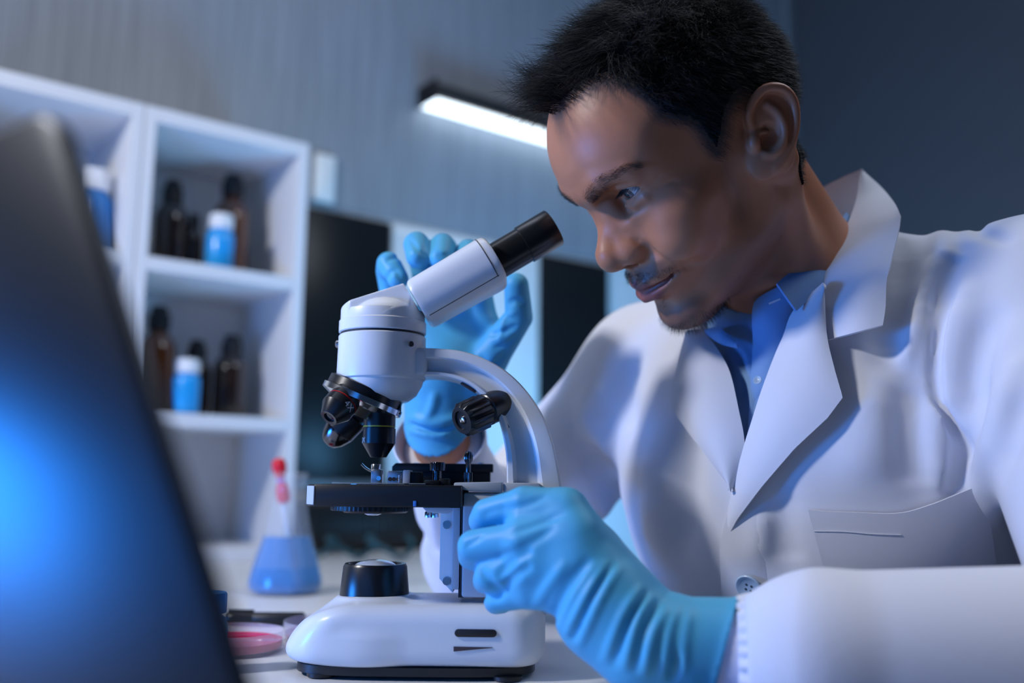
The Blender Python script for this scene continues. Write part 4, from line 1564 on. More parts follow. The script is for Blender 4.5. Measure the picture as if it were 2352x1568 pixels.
gaze = HR @ np.array([1.0, 0.05, -0.10])
for e in EYES:
    c = h2w(e)
    er = EYE_R * HS
    eo = part('eye', lathe([(max(er * sin(a), 1e-5), er * cos(a)) for a in np.linspace(pi - 0.01, 0.01, 28)], 40, c, gaze), M_eye, person, label='white of the eye')
    part('iris', lathe(cap_(er * 1.015, radians(29)), 36, c, gaze, cap=False), M_iris, eo, label='dark brown iris')
    part('pupil', lathe(cap_(er * 1.022, radians(11)), 24, c, gaze, cap=False), M_pupil, eo, label='black pupil')

# ------------------------------------------------------------------ hair, brows, beard: strands rooted on the scalp
BV = bg_[0]
BF = bg_[1]
hv = ((BV - HP) @ HR) / HS
sel = (np.abs(hv) < np.array([140, 110, 150])).all(1) & (hv[:, 2] > -105)
bn = np.zeros(BV.shape)
fn = np.cross(BV[BF[:, 1]] - BV[BF[:, 0]], BV[BF[:, 2]] - BV[BF[:, 0]])
for k in range(4):
    for a in range(3):
        bn[:, a] += np.bincount(BF[:, k], fn[:, a], len(BV))
bn /= np.linalg.norm(bn, axis=1, keepdims=True) + 1e-12
hn = bn @ HR                                     # normals in the head frame

HAIRLINE = [(1235, 300), (1262, 268), (1285, 262), (1330, 222), (1360, 196), (1392, 186), (1440, 208), (1475, 240), (1515, 279), (1585, 290),
            (1612, 330), (1640, 372), (1662, 366), (1672, 320), (1680, 270), (1705, 222), (1740, 200), (1790, 195), (1828, 235), (1840, 310), (1852, 372), (1900, 420),
            (2100, 420), (2100, -400), (1100, -400), (1100, 300)]


def inside(pts, poly):
    x, y = pts[:, 0], pts[:, 1]
    r = np.zeros(len(pts), bool)
    n = len(poly)
    for i in range(n):
        x0, y0 = poly[i]
        x1, y1 = poly[(i + 1) % n]
        c = (y0 > y) != (y1 > y)
        t = x0 + (y - y0) * (x1 - x0) / ((y1 - y0) if y1 != y0 else 1e-9)
        r ^= c & (x < t)
    return r


def to_pix(h):
    m = h.copy()
    m[:, 1] = np.abs(m[:, 1])
    return proj(h2w(m))


def hair_mask(h, grow=0.0):
    px_ = to_pix(h)
    m = inside(px_, HAIRLINE)
    if grow:
        for dx, dy in ((0, 1), (-0.8, 0.6), (0.8, 0.6)):
            m &= inside(px_ + np.array([dx, dy]) * grow, HAIRLINE)
    back = (h[:, 0] < -22) & (h[:, 2] > -48)
    ear_ = (np.abs(h[:, 1]) > 76) & (h[:, 2] < 40) & (h[:, 0] > -45) & (h[:, 0] < 20)
    return (m | back) & ~ear_ & (h[:, 2] > -52)


def strands(root, n0, comb, L, r, segs=4, curl=0.0):
    """three-sided tapering hairs; root, n0 (normal), comb (direction the hair lies to), L length, all in head mm"""
    k = len(root)
    T = np.linspace(0, 1, segs + 1)
    lines = []
    p = root.copy()
    d = n0.copy()
    for i in range(segs + 1):
        lines.append(p.copy())
        w = T[i] ** 0.7
        v = n0 * (1 - w) + comb * (0.35 + w)
        if curl:
            v = v + rng.normal(0, curl, (k, 3))
        v /= np.linalg.norm(v, axis=1, keepdims=True) + 1e-9
        p = p + v * (L / segs)[:, None]
    Pn = np.stack(lines, 1)                      # k, segs+1, 3
    t = Pn[:, -1] - Pn[:, 0]
    t /= np.linalg.norm(t, axis=1, keepdims=True) + 1e-9
    a = np.cross(t, rng.normal(size=(k, 3)))
    a /= np.linalg.norm(a, axis=1, keepdims=True) + 1e-9
    b = np.cross(t, a)
    V = np.empty((k, segs + 1, 3, 3))
    for j in range(3):
        o = a * cos(2 * pi * j / 3) + b * sin(2 * pi * j / 3)
        for i in range(segs + 1):
            V[:, i, j] = Pn[:, i] + o * (r * (1 - 0.85 * T[i]))[:, None]
    base = (np.arange(k) * (segs + 1) * 3)[:, None]
    F = []
    for i in range(segs):
        for j in range(3):
            q = (j + 1) % 3
            F.append(base + np.array([[i * 3 + j, i * 3 + q, (i + 1) * 3 + q, (i + 1) * 3 + j]]))
    return h2w(V.reshape(-1, 3)), np.concatenate(F).astype(np.int32)


def pick(idx, n):
    """n random surface points near the vertices idx"""
    i = rng.choice(idx, n)
    p = hv[i] + rng.normal(0, 0.55, (n, 3))
    return p, hn[i]


def cat(*gs):
    V, F, n = [], [], 0
    for v, f in gs:
        V.append(v)
        F.append(np.asarray(f) + n)
        n += len(v)
    return np.concatenate(V), np.concatenate(F)


# lip colour and shaved stubble are the skin's own colour there
Qv = ((bg_[0] - HP) @ HR / HS).astype(np.float32)
Av = np.stack([Qv[:, 0], np.abs(Qv[:, 1]), Qv[:, 2]], 1)
lipd = np.minimum(f_chain(Av, [(100.5, 0, -43.6), (98, 8, -43.0), (90.5, 19, -43.4), (79, 30, -42.6)], [5.0, 4.8, 3.6, 1.6]),
                  f_chain(Av, [(100, 0, -53.4), (97.5, 10, -52.6), (89, 20, -49.0), (79, 30, -43.5)], [6.2, 5.8, 4.4, 1.6]))
sm = lambda t: np.clip(t, 0, 1) ** 2 * (3 - 2 * np.clip(t, 0, 1))
lip = sm((1.6 - lipd) / 1.8)
st_m = sm((36 - Av[:, 1]) / 10) * sm((Qv[:, 2] + 42) / 5) * sm((-27 - Qv[:, 2]) / 4) * sm((Qv[:, 0] - 70) / 6)
st_c = sm((34 - Av[:, 1]) / 12) * sm((-66 - Qv[:, 2]) / 10) * sm((Qv[:, 0] - 45) / 12)
st_j = 0.45 * sm((Qv[:, 0] + 5) / 12) * sm((75 - Qv[:, 0]) / 20) * sm((-40 - Qv[:, 2]) / 22) * sm((Qv[:, 2] + 105) / 10)
browl = spline([(96, 8, 38), (94, 18, 43), (88, 30, 47), (78, 43, 46), (70, 51, 42)], 24).astype(np.float32)
st_b = 0.75 * sm((4.2 - f_chain(Av, browl, np.zeros(24))) / 3.0)
near_h = (np.abs(Qv) < np.array([140, 110, 150])).all(1) & (Qv[:, 2] > -105)
hm_ = np.zeros(len(Qv))
bm_ = np.zeros(len(Qv))
pxy = to_pix(Qv[near_h].astype(float))
ring12 = [(0, 0)] + [(13 * cos(a), 13 * sin(a)) for a in np.linspace(0, 2 * pi, 9)[:-1]]
ok_ = ~((Av[near_h][:, 1] > 76) & (Qv[near_h][:, 2] < 40) & (Qv[near_h][:, 0] > -45) & (Qv[near_h][:, 0] < 20))
hm_[near_h] = sum(inside(pxy + np.array(o), HAIRLINE) for o in ring12) / 9.0 * ok_ * (Qv[near_h][:, 2] > -50)
bm_[near_h] = sum(inside(pxy + np.array(o) * 1.3, [(1630, 360), (1668, 340), (1705, 420), (1725, 520), (1700, 530), (1672, 440)]) for o in ring12) / 9.0 * (Qv[near_h][:, 1] > 30)
stb = np.clip(np.maximum(np.maximum(0.62 * st_m, 0.62 * st_c), np.maximum(np.maximum(st_j, st_b), np.maximum(0.92 * hm_, 0.4 * bm_))) * (1 - lip), 0, 1)
for nm_, val in (('lip', lip), ('stubble', stb)):
    at_ = person.data.attributes.new(nm_, 'FLOAT', 'POINT')
    at_.data.foreach_set('value', val.astype(np.float32))

iv = np.nonzero(sel & hair_mask(hv))[0]
NH = 34000
p, nn = pick(iv, NH)
edge = hair_mask(p, 26.0) | (p[:, 0] < -40)
keep = edge | (rng.uniform(size=NH) < 0.55)
p, nn = p[keep], nn[keep]
NH = len(p)
top = np.clip((p[:, 2] - 62) / 40, 0, 1)                     # 1 on the crown, 0 on the clipped sides
front = np.clip((p[:, 0] - 5) / 75, 0, 1)
# length: short clipped sides, long top, longest fringe
L = 5.0 + 7.0 * np.clip((p[:, 2] + 10) / 60, 0, 1) + top * (16 + 22 * front)
L *= rng.uniform(0.7, 1.15, NH)
# tufts: neighbouring roots share a wobble of direction
def wob(q, s, ph):
    return np.stack([np.sin(q[:, 1] / s + ph) + np.sin(q[:, 2] / s * 1.3 + 2 * ph), np.sin(q[:, 0] / s + 3 * ph) + np.sin(q[:, 2] / s + ph), np.sin(q[:, 0] / s * 1.2 + ph) + np.sin(q[:, 1] / s * 0.8 + 4 * ph)], 1) * 0.5
comb_top = np.array([0.80, 0.0, 0.25]) + wob(p, 5.0, 1.0) * 0.62 + wob(p, 12.0, 0.4) * 0.45
comb_side = np.stack([-0.35 - 0.25 * (p[:, 0] < 0), np.sign(p[:, 1]) * 0.05, np.full(NH, -0.9)], 1) + wob(p, 7.0, 2.0) * 0.25
comb = comb_side * (1 - top)[:, None] + comb_top * top[:, None] + rng.normal(0, 0.16, (NH, 3))
comb = comb - nn * (comb * nn).sum(1)[:, None] * 0.5
g_hair = strands(p, nn, comb, L, 0.12 + 0.08 * top, 5, 0.14)
# dark undercoat close to the scalp
fm = hair_mask(hv[BF].mean(1), 22.0) & sel[BF].all(1)
fidx = BF[fm]
used, inv = np.unique(fidx, return_inverse=True)
inset = np.bincount(fidx.ravel(), minlength=len(BV))[used] >= 4
rise = np.where(inset, 1.2 + 2.5 * np.clip((hv[used][:, 2] - 60) / 40, 0, 1), -0.3)
under = (h2w(hv[used] + hn[used] * rise[:, None]), inv.reshape(fidx.shape))
M_hair = mat('black_hair', (0.012, 0.011, 0.011), rough=0.42, spec=0.45)
M_under = mat('dark_scalp_hair', (0.010, 0.009, 0.009), rough=0.95, spec=0.05)
ho_ = part('hair', g_hair, M_hair, person, angle=None, label='short black tousled hair, clipped at the sides')
part('undercoat', under, M_under, ho_, angle=None, label='dense dark undercoat of hair')

M_beard = mat('beard_hair', (0.026, 0.021, 0.019), rough=0.5, spec=0.3)
# eyebrows
gs = []
for sgn in (1, -1):
    line = spline([(96, 8, 38), (94, 18, 43), (88, 30, 47), (78, 43, 46), (70, 51, 42)], 60)
    n = 1000
    u = rng.uniform(0, 1, n)
    q = line[(u * 59).astype(int)] + rng.normal(0, 1.0, (n, 3)) * np.array([0.5, 1.0, 1.0]) + np.array([0, 0, 1.0]) * (rng.uniform(-2.6, 2.6, n) * (1 - 0.6 * u))[:, None]
    q = snap(f_head, q.astype(np.float32)).astype(float)
    nq = sdf_normal(f_head, q, 0.4)
    q[:, 1] *= sgn
    nq[:, 1] *= sgn
    cb = np.stack([-0.35 - 0.2 * u, sgn * np.full(n, 0.95), 0.45 - 0.7 * u], 1) + rng.normal(0, 0.15, (n, 3))
    gs.append(strands(q, nq * 0.35, cb, rng.uniform(3.5, 6.5, n), np.full(n, 0.06), 3))
for g_ in gs:
    part('eyebrow', g_, M_beard, person, angle=None, label='thick dark eyebrow')
# lashes
gs = []
for sgn in (1, -1):
    n = 70
    u = np.linspace(-1, 1, n)
    ex, ey, ez = EYES[0]
    q = np.stack([ex + (EYE_R + 1.4) * np.cos(u * 0.85), ey + 13.0 * u, ez + 0.4 + 1.2 * u + 4.0 * (1 - u * u)], 1)
    q[:, 0] -= 3.0 * np.abs(u) ** 3
    q[:, 1] *= sgn
    cb = np.stack([np.full(n, 0.9), sgn * 0.5 * u, np.full(n, -0.05)], 1) + rng.normal(0, 0.1, (n, 3))
    gs.append(strands(q, cb * 0.2 + np.array([0.3, 0, -0.5]), cb, rng.uniform(5, 7.5, n), np.full(n, 0.16), 4))
for g_ in gs:
    part('eyelashes', g_, M_beard, person, angle=None)
# moustache, chin beard, stubble along the jaw and sideburn
gs = []
for name_, test, n, l0, l1, cbv in (
        ('m', (hv[:, 0] > 72) & (np.abs(hv[:, 1]) < 33) & (hv[:, 2] < -30.5 - 0.18 * np.abs(hv[:, 1])) & (hv[:, 2] > -38.5 - 0.12 * np.abs(hv[:, 1])) & (np.abs(hv[:, 1]) > 3), 900, 1.8, 3.6, (0.2, 0.7, -0.8)),
        ('c', (hv[:, 0] > 56) & (np.abs(hv[:, 1]) < 27) & (hv[:, 2] < -84 + 0.12 * np.abs(hv[:, 1])), 2000, 3.0, 7.0, (0.35, 0.0, -0.75)),
        ('s', (hv[:, 0] > 80) & (np.abs(hv[:, 1]) < 6) & (hv[:, 2] < -60) & (hv[:, 2] > -70), 60, 1.5, 2.5, (0.3, 0.0, -0.9)),
        ('j', (hv[:, 0] > 5) & (hv[:, 0] < 60) & (hv[:, 2] < -48) & (hv[:, 2] > -88) & (hn[:, 2] > -0.75), 350, 0.8, 1.6, (0.2, 0.1, -0.9))):
    ii = np.nonzero(sel & test)[0]
    if len(ii) == 0:
        continue
    q, nq = pick(ii, n)
    cb = np.array(cbv) * np.ones((n, 1)) + rng.normal(0, 0.18, (n, 3))
    cb[:, 1] *= np.sign(q[:, 1])
    gs.append(strands(q, nq, cb, rng.uniform(l0, l1, n), np.full(n, 0.075), 2))
part('beard', cat(*gs), M_beard, person, angle=None, label='thin moustache and chin beard')


# ------------------------------------------------------------------ white coat
NAX = h2w((-20, 0, -10)) - NB
NAX /= np.linalg.norm(NAX)


def f_coatT(P):
    """trunk and upper arms of the coat"""
    d = f_trunk(P, 0.012)
    # cloth over the shoulder slopes a little higher towards the collar
    d = smin(d, f_cone(P, SHL + np.array([0.0, 0.0, 0.012]), NB + TL * 0.092 - TF * 0.03 - NAX * 0.022, 0.064, 0.042), 0.03)
    return smin(d, f_cone(P, SHL, ELL, 0.072, 0.066), 0.022)


def f_coat0(P):
    d = f_coatT(P)
    d = smin(d, f_cone(P, ELL, W(1880, 1512, 0.575), 0.060, 0.050), 0.012)
    d = smin(d, f_cone(P, W(1880, 1512, 0.575), W(1735, 1504, 0.594), 0.049, 0.0345), 0.012)
    d = smin(d, f_cone(P, SHR, ELR, 0.068, 0.060), 0.03)
    d = smin(d, f_cone(P, ELR, WRR + (ELR - WRR) * 0.12, 0.062, 0.040), 0.02)
    return d


def vtri():
    """the neck opening in the chest's own frame (to his left, up): far top, near top, bottom"""
    q = march(f_coat0, [(1612, 765), (1885, 660), (1708, 1030)]) - TC
    return [(float(a @ TL), float(a[2])) for a in q]


VF, VN, VB = vtri()
STROKES = []
for pts, w, a in (
        ([(2072, 545), (2062, 640), (2045, 740), (2035, 860)], 0.013, -0.009),
        ([(2128, 512), (2175, 565), (2135, 640), (2105, 720), (2065, 850)], 0.008, 0.007),
        ([(2210, 560), (2165, 640), (2140, 740)], 0.010, -0.005),
        ([(2190, 640), (2166, 730), (2152, 820), (2152, 890), (2172, 960), (2245, 1060)], 0.0042, -0.010),
        ([(2235, 640), (2200, 740), (2185, 830), (2190, 920), (2235, 1000)], 0.012, 0.006),
        ([(2300, 700), (2262, 780), (2245, 880), (2262, 980)], 0.010, -0.007),
        ([(2352, 800), (2310, 900), (2280, 1000), (2262, 1100), (2285, 1240)], 0.011, 0.006),
        ([(2360, 900), (2330, 990), (2300, 1090)], 0.010, -0.006),
        ([(2120, 545), (2200, 520), (2330, 560)], 0.006, -0.003),
        ([(2095, 840), (2085, 960), (2100, 1060), (2122, 1160)], 0.015, -0.005),
        ([(2010, 880), (2000, 1000), (1960, 1100)], 0.020, 0.004),
        ([(2150, 900), (2152, 1020), (2160, 1130)], 0.008, 0.005),
        ([(2210, 1020), (2200, 1080), (2185, 1140)], 0.007, -0.005),
        ([(1800, 1100), (1795, 1200), (1815, 1320)], 0.012, -0.005),
        ([(1760, 1180), (1740, 1280)], 0.010, 0.003),
        ([(1335, 920), (1370, 980), (1420, 1050)], 0.014, 0.006),
        ([(1320, 1010), (1390, 1080), (1440, 1190)], 0.013, -0.008),
        ([(1290, 1060), (1360, 1150), (1410, 1200)], 0.011, 0.006),
        ([(1460, 820), (1440, 900), (1450, 1000)], 0.014, -0.006),
        ([(1560, 950), (1580, 1100), (1560, 1300)], 0.014, -0.006),
        ([(1500, 1000), (1500, 1150), (1520, 1300)], 0.016, 0.006),
        ([(940, 1180), (975, 1240), (1010, 1290)], 0.010, -0.004),
        ([(990, 1100), (1000, 1180), (1010, 1260)], 0.010, 0.004)):
    STROKES.append((march(f_coat0 if pts[0][1] > 1310 or pts[0][0] < 1420 else f_coatT, resample(spline(pts, 30), 9)), w, a * 1.5))


def f_coat(P):
    d = strokes(P, f_coat0(P), STROKES)
    q = P - TC.astype(np.float32)
    l, z_, f_ = q @ TL.astype(np.float32), q[:, 2], q @ TF.astype(np.float32)
    # the opening between the lapels
    e1 = (l - VB[0]) * (VN[1] - VB[1]) - (z_ - VB[1]) * (VN[0] - VB[0])
    e1 = e1 / np.hypot(VN[1] - VB[1], VN[0] - VB[0])
    e2 = -((l - VB[0]) * (VF[1] - VB[1]) - (z_ - VB[1]) * (VF[0] - VB[0])) / np.hypot(VF[1] - VB[1], VF[0] - VB[0])
    vee = np.maximum(np.maximum(e1, e2), -f_)
    d = np.maximum(d, -vee)
    # the neck hole
    d = np.maximum(d, -f_cone(P, NB - NAX * 0.05, NB + NAX * 0.16, 0.072, 0.085))
    # sleeve ends
    a = WRL - ELL
    a = a / np.linalg.norm(a)
    near_cuff = (P - W(1712, 1502, 0.596).astype(np.float32)) @ a.astype(np.float32)
    b = WRR - ELR
    b = b / np.linalg.norm(b)
    far_cuff = np.maximum((P - (WRR - b * 0.006).astype(np.float32)) @ b.astype(np.float32), np.sqrt(((P - WRR.astype(np.float32)) ** 2).sum(1)) - 0.12)
    near_c = np.maximum(near_cuff, np.sqrt(((P - WRL.astype(np.float32)) ** 2).sum(1)) - 0.14)
    d = np.where(np.sqrt(((P - WRL.astype(np.float32)) ** 2).sum(1)) < 0.14, np.maximum(d, near_cuff), d)
    d = np.where(np.sqrt(((P - WRR.astype(np.float32)) ** 2).sum(1)) < 0.10, np.maximum(d, (P - (WRR - b * 0.006).astype(np.float32)) @ b.astype(np.float32)), d)
    return d


h = 0.0029
cg = sdf_mesh(f_coat, axis_grid(-0.14, 0.53, h), axis_grid(0.46, 1.16, h), axis_grid(-0.34, 0.42, h), newton=False)
M_coat = mat('white_cotton_twill', COAT, rough=0.75, spec=0.25, sheen=0.15, bump=(1400, 0.16, 0.0004))
coat = part('lab_coat', cg, M_coat, person, angle=None, label='white cotton lab coat')

f_lap = lambda P: strokes(P, f_coatT(P), STROKES[:2])
lap_in = [(1890, 655), (1826, 716), (1803, 775), (1786, 815), (1754, 900), (1728, 980), (1714, 1024), (1690, 1110), (1672, 1190), (1664, 1240)]
lap_out = [(1896, 700), (1902, 780), (1908, 815), (1922, 875), (1937, 925), (1905, 968), (1833, 1034), (1760, 1116), (1700, 1190), (1668, 1242)]
part('lapel', sheet(f_lap, lap_in, lap_out, 60, 18, lambda u, v: (0.0045 + 0.008 * sin(pi * v) * (1 - 0.7 * u) + 0.011 * v) * (1 - u ** 6) * (1 - 0.35 * u) + 0.0012, 0.0022, straight=True), M_coat, coat, angle=60, label='wide lapel on the camera side')
lapf_in = [(1616, 758), (1650, 800), (1680, 856), (1700, 940), (1714, 1020), (1702, 1080), (1690, 1125)]
lapf_out = [(1592, 785), (1572, 850), (1556, 930), (1585, 985), (1622, 1036), (1660, 1090), (1688, 1128)]
part('lapel', sheet(f_lap, lapf_out, lapf_in, 34, 14, lambda u, v: 0.003 + 0.006 * sin(pi * v) + 0.008 * (1 - v) * (1 - u), 0.0022), M_coat, coat, angle=60, label='far lapel')
fr_in = [(1716, 1030), (1690, 1110), (1672, 1190), (1662, 1253), (1664, 1320), (1667, 1400), (1668, 1470)]
fr_out = [(1790, 1060), (1775, 1130), (1765, 1200), (1768, 1260), (1778, 1320), (1786, 1400), (1786, 1470)]
f_fr = lambda P: strokes(P, f_coatT(P), STROKES[13:15])
part('front_band', sheet(f_fr, fr_in, fr_out, 30, 10, lambda u, v: 0.0012 + 0.0048 * min(1, max(0, (u - 0.25) / 0.3)) - (0.0024 + 0.0050 * min(1, max(0, (u - 0.25) / 0.3))) * v ** 1.5, 0.002), M_coat, coat, angle=60, label='buttoned front edge')


def sheetY(left, right, YL, YR, nu, nv, thick=0.002, sag=0.0):
    """cloth leaf between two pixel outlines whose distances are YL and YR along them"""
    uL = np.linspace(0, 1, len(YL))
    uR = np.linspace(0, 1, len(YR))
    return sheet(None, left, right, nu, nv, None, thick, Y=lambda u, v: float(np.interp(u, uL, YL) * (1 - v) + np.interp(u, uR, YR) * v - sag * sin(pi * v)))


col_in = [(1976, 390), (1966, 460), (1940, 529), (1906, 597), (1891, 655), (1895, 715), (1901, 780)]
col_out = [(1980, 389), (2037, 443), (2067, 498), (2051, 581), (2037, 640), (2034, 705), (2028, 746)]
dep = march(f_coat0, [(2051, 581), (2034, 705), (2028, 746), (1901, 780), (1895, 715)])[:, 1]
cy1, cy2, cy3, cy4, cy5 = [float(v) for v in dep]
part('coat_collar', sheetY(col_in, col_out, [cy4 + 0.100, cy4 + 0.080, cy4 + 0.055, cy4 + 0.030, cy4 + 0.012, cy5 - 0.010, cy4 - 0.008],
                           [cy4 + 0.102, cy4 + 0.090, cy1 + 0.003, cy1 - 0.013, cy2 - 0.014, cy2 - 0.018, cy3 - 0.019], 36, 16, 0.0025, 0.006), M_coat, coat, angle=60, label='turned down collar of the coat')
# the collar runs on round the back of the neck to the far shoulder
K0 = W(1979, 389, cy4 + 0.101)
q0 = K0 - NB
h0 = float(q0 @ NAX)
r0v = q0 - NAX * h0
r0 = float(np.linalg.norm(r0v))
e1_ = r0v / r0
e2_ = np.cross(NAX, e1_)
if e2_ @ TF > 0:
    e2_ = -e2_                                     # towards the nape
secs = []
for k in range(25):
    th = k / 24 * radians(150)
    rr = r0 + (0.070 - r0) * min(1, k / 8)
    hh, ww = h0, 0.15 + 0.85 * min(1, max(0, k - 3) / 7)
    d_ = e1_ * cos(th) + e2_ * sin(th)
    P_ = lambda r_, h_: NB + NAX * (hh + h_) + d_ * r_
    secs.append([P_(rr - 0.004, -0.060), P_(rr - 0.003, -0.030), P_(rr - 0.001, -0.004), P_(rr + 0.001, 0.0), P_(rr + 0.0015 + 0.005 * ww, -0.004), P_(rr + 0.0015 + 0.020 * ww, -0.030 * (0.3 + 0.7 * ww)), P_(rr + 0.001 + 0.028 * ww, -0.052 * (0.3 + 0.7 * ww)), P_(rr + 0.0005 + 0.026 * ww, -0.053 * (0.3 + 0.7 * ww)), P_(rr + 0.0005 + 0.016 * ww, -0.030 * (0.3 + 0.7 * ww)), P_(rr + 0.0004 + 0.003 * ww, -0.006), P_(rr - 0.0005, -0.030), P_(rr - 0.0015, -0.060)])
part('collar_back', loft(secs), M_coat, coat, angle=60, label='standing back of the coat collar round the nape')

# breast pocket
pk_top = [(1858, 1168), (1900, 1172), (1960, 1174), (2060, 1176), (2130, 1158), (2200, 1130), (2252, 1108)]
pk_bot = [(1905, 1345), (1960, 1350), (2020, 1350), (2100, 1350), (2160, 1345), (2230, 1335), (2285, 1320)]
pk = part('breast_pocket', sheet(f_coatT, pk_top, pk_bot, 28, 12, lambda u, v: 0.0045 - 0.001 * v, 0.002), M_coat, coat, angle=60, label='patch breast pocket with a stitched hem')
sm_ = march(f_coatT, resample(spline([(1872, 1216), (1940, 1217), (2000, 1222), (2066, 1224)], 20), 16))
sn = sdf_normal(f_coatT, sm_, 0.004)
part('hem_seam', tube(sm_ + sn * 0.0046, 0.0004, 6), M_coat, coat)


def button(px, py, r_px, f, off, parent, m, name='button'):
    p = march(f, [(px, py)])[0]
    n = sdf_normal(f, p[None], 0.004)[0]
    r = r_px * p[1] / FPX
    c = p + n * off
    b = part(name, lathe([(r * 0.92, 0), (r, r * 0.06), (r, r * 0.16), (r * 0.93, r * 0.22), (r * 0.82, r * 0.20), (r * 0.70, r * 0.10), (r * 0.05, r * 0.10)], 40, c, n), m, parent)
    X = frame_z(n)
    for sx in (-1, 1):
        for sy in (-1, 1):
            part('thread_hole', lathe([(r * 0.10, 0), (r * 0.10, r * 0.012)], 12, c + (X[:, 0] * sx + X[:, 1] * sy) * r * 0.19 + n * r * 0.102, n), M_thr, b)
    return b


M_btn = mat('pale_button', (0.42, 0.55, 0.68), rough=0.3, coat=0.3)
M_thr = mat('button_hole_shade', (0.05, 0.07, 0.10), rough=0.8)
button(1727, 1341, 31, f_coatT, 0.0052, person, M_btn, 'coat_button')

# gathered elastic hem of the near sleeve, smooth inner cuff under it
a = WRL - ELL
a /= np.linalg.norm(a)
fr = frame_z(a)
cc = W(1716, 1502, 0.5955)
secs = []
for k, (t_, r_, amp) in enumerate(((0.018, 0.0315, 0.0005), (0.018, 0.0330, 0.0014), (0.012, 0.0345, 0.0018), (0.004, 0.0355, 0.0022), (-0.006, 0.0378, 0.0018), (-0.016, 0.0405, 0.0006), (-0.022, 0.0370, 0.0))):
    ring_ = []
    for i in range(240):
        th = 2 * pi * i / 240
        rr = r_ + amp * sin(th * 26 + 0.9 * sin(th * 5) + k * 0.15)
        ring_.append(cc + a * (t_ - 0.012) + fr[:, 0] * rr * cos(th) + fr[:, 1] * rr * sin(th))
    secs.append(ring_)
part('gathered_cuff', loft(secs), M_coat, coat, angle=None, label='elastic gathered sleeve hem')
M_inner = mat('shade_tinted_white_knit', (0.62, 0.64, 0.80), rough=0.7, bump=(1200, 0.2, 0.0004))  # white cotton; the lavender of its shade is mixed into the colour
part('inner_cuff', tube([cc + a * t_ for t_ in (-0.02, 0.0, 0.02, 0.034)], [0.0290, 0.0298, 0.0298, 0.0285], 48), M_inner, coat, label='smooth inner cuff between glove and sleeve')
# turned rim of the far sleeve
b = WRR - ELR
b /= np.linalg.norm(b)
fb = frame_z(b)
cb_ = WRR - b * 0.007
secs = []
for t_, r_ in ((-0.012, 0.0385), (-0.004, 0.0415), (0.004, 0.0428), (0.011, 0.0436), (0.0125, 0.0425), (0.011, 0.0415), (0.002, 0.0400), (-0.01, 0.0360)):
    secs.append([cb_ + b * (t_ + 0.004 * cos(2 * pi * i / 64 + 0.8)) + (fb[:, 0] * cos(2 * pi * i / 64) + fb[:, 1] * sin(2 * pi * i / 64)) * r_ for i in range(64)])
part('sleeve_rim', loft(secs, cap=False), M_coat, coat, angle=None, label='open rim of the far sleeve')

# ------------------------------------------------------------------ shirt and undershirt
f_sh0 = lambda P: f_trunk(P, 0.002)
SHIRT_S = [(march(f_sh0, resample(spline(p, 20), 8)), w, am) for p, w, am in (
    ([(1690, 790), (1700, 850), (1712, 920)], 0.0045, -0.0035), ([(1660, 790), (1685, 830), (1700, 880)], 0.004, 0.003),
    ([(1680, 780), (1715, 820), (1722, 870)], 0.004, 0.0025))]


def f_shirt(P):
    d = strokes(P, f_sh0(P), SHIRT_S)
    d = np.maximum(d, -f_cone(P, NB - NAX * 0.045, NB + NAX * 0.16, 0.0585, 0.075))
    q = P - TC.astype(np.float32)
    return np.maximum(np.maximum(d, 0.02 - q @ TF.astype(np.float32)), 0.10 - q[:, 2])


h = 0.0024
lo_, hi_ = TC + np.array([-0.17, -0.17, 0.09]), TC + np.array([0.10, 0.10, 0.40])
sg = sdf_mesh(f_shirt, axis_grid(lo_[0], hi_[0], h), axis_grid(lo_[1], hi_[1], h), axis_grid(lo_[2], hi_[2], h))
M_shirt = mat('blue_cotton_shirt', SHIRT, rough=0.7, spec=0.25, bump=(1500, 0.15, 0.0004))
shirt = part('shirt', sg, M_shirt, person, angle=None, label='blue cotton shirt under the coat')
pl_in = [(1786, 658), (1735, 690), (1727, 735), (1729, 780), (1724, 878), (1716, 1010)]
pl_out = [(1830, 706), (1815, 760), (1806, 790), (1796, 830), (1772, 900), (1730, 1015)]
dsh = march(f_sh0, [(1727, 735), (1729, 780), (1724, 878), (1716, 1000), (1806, 790)])[:, 1]
part('placket', sheetY(pl_in, pl_out, [dsh[0] - 0.030, dsh[0] - 0.022, dsh[0] - 0.014, dsh[1] - 0.010, dsh[2] - 0.006, dsh[3] - 0.004],
                       [dsh[0] - 0.030, dsh[4] - 0.010, dsh[4] - 0.006, dsh[4] - 0.004, dsh[2] - 0.002, dsh[3] - 0.002], 30, 10, 0.002, 0.003), M_shirt, shirt, angle=60, label='open shirt front with buttonhole')
part('shirt_collar', sheetY([(1944, 486), (1902, 540), (1850, 594), (1784, 650)], [(1955, 500), (1916, 596), (1884, 660), (1830, 714)],
                            [cy4 + 0.075, cy4 + 0.045, cy4 + 0.022, cy4 + 0.006], [cy4 + 0.070, cy4 + 0.034, cy4 + 0.010, cy4 - 0.004], 26, 12, 0.0022, 0.004), M_shirt, shirt, angle=60, label='pale folded shirt collar')
part('shirt_collar', sheetY([(1617, 757), (1650, 752), (1690, 782)], [(1622, 768), (1655, 790), (1694, 800)], [dsh[1] + 0.02, dsh[1] - 0.002, dsh[1] - 0.012], [dsh[1] + 0.018, dsh[1] - 0.006, dsh[1] - 0.014], 16, 6, 0.002, 0.002), M_shirt, shirt, angle=60, label='far shirt collar leaf')
bh0, bh1 = W(1766, 697, dsh[0] - 0.0295), W(1792, 686, dsh[0] - 0.0315)
part('buttonhole', tube([bh0, bh1], 0.0009, 8), M_coat, shirt)
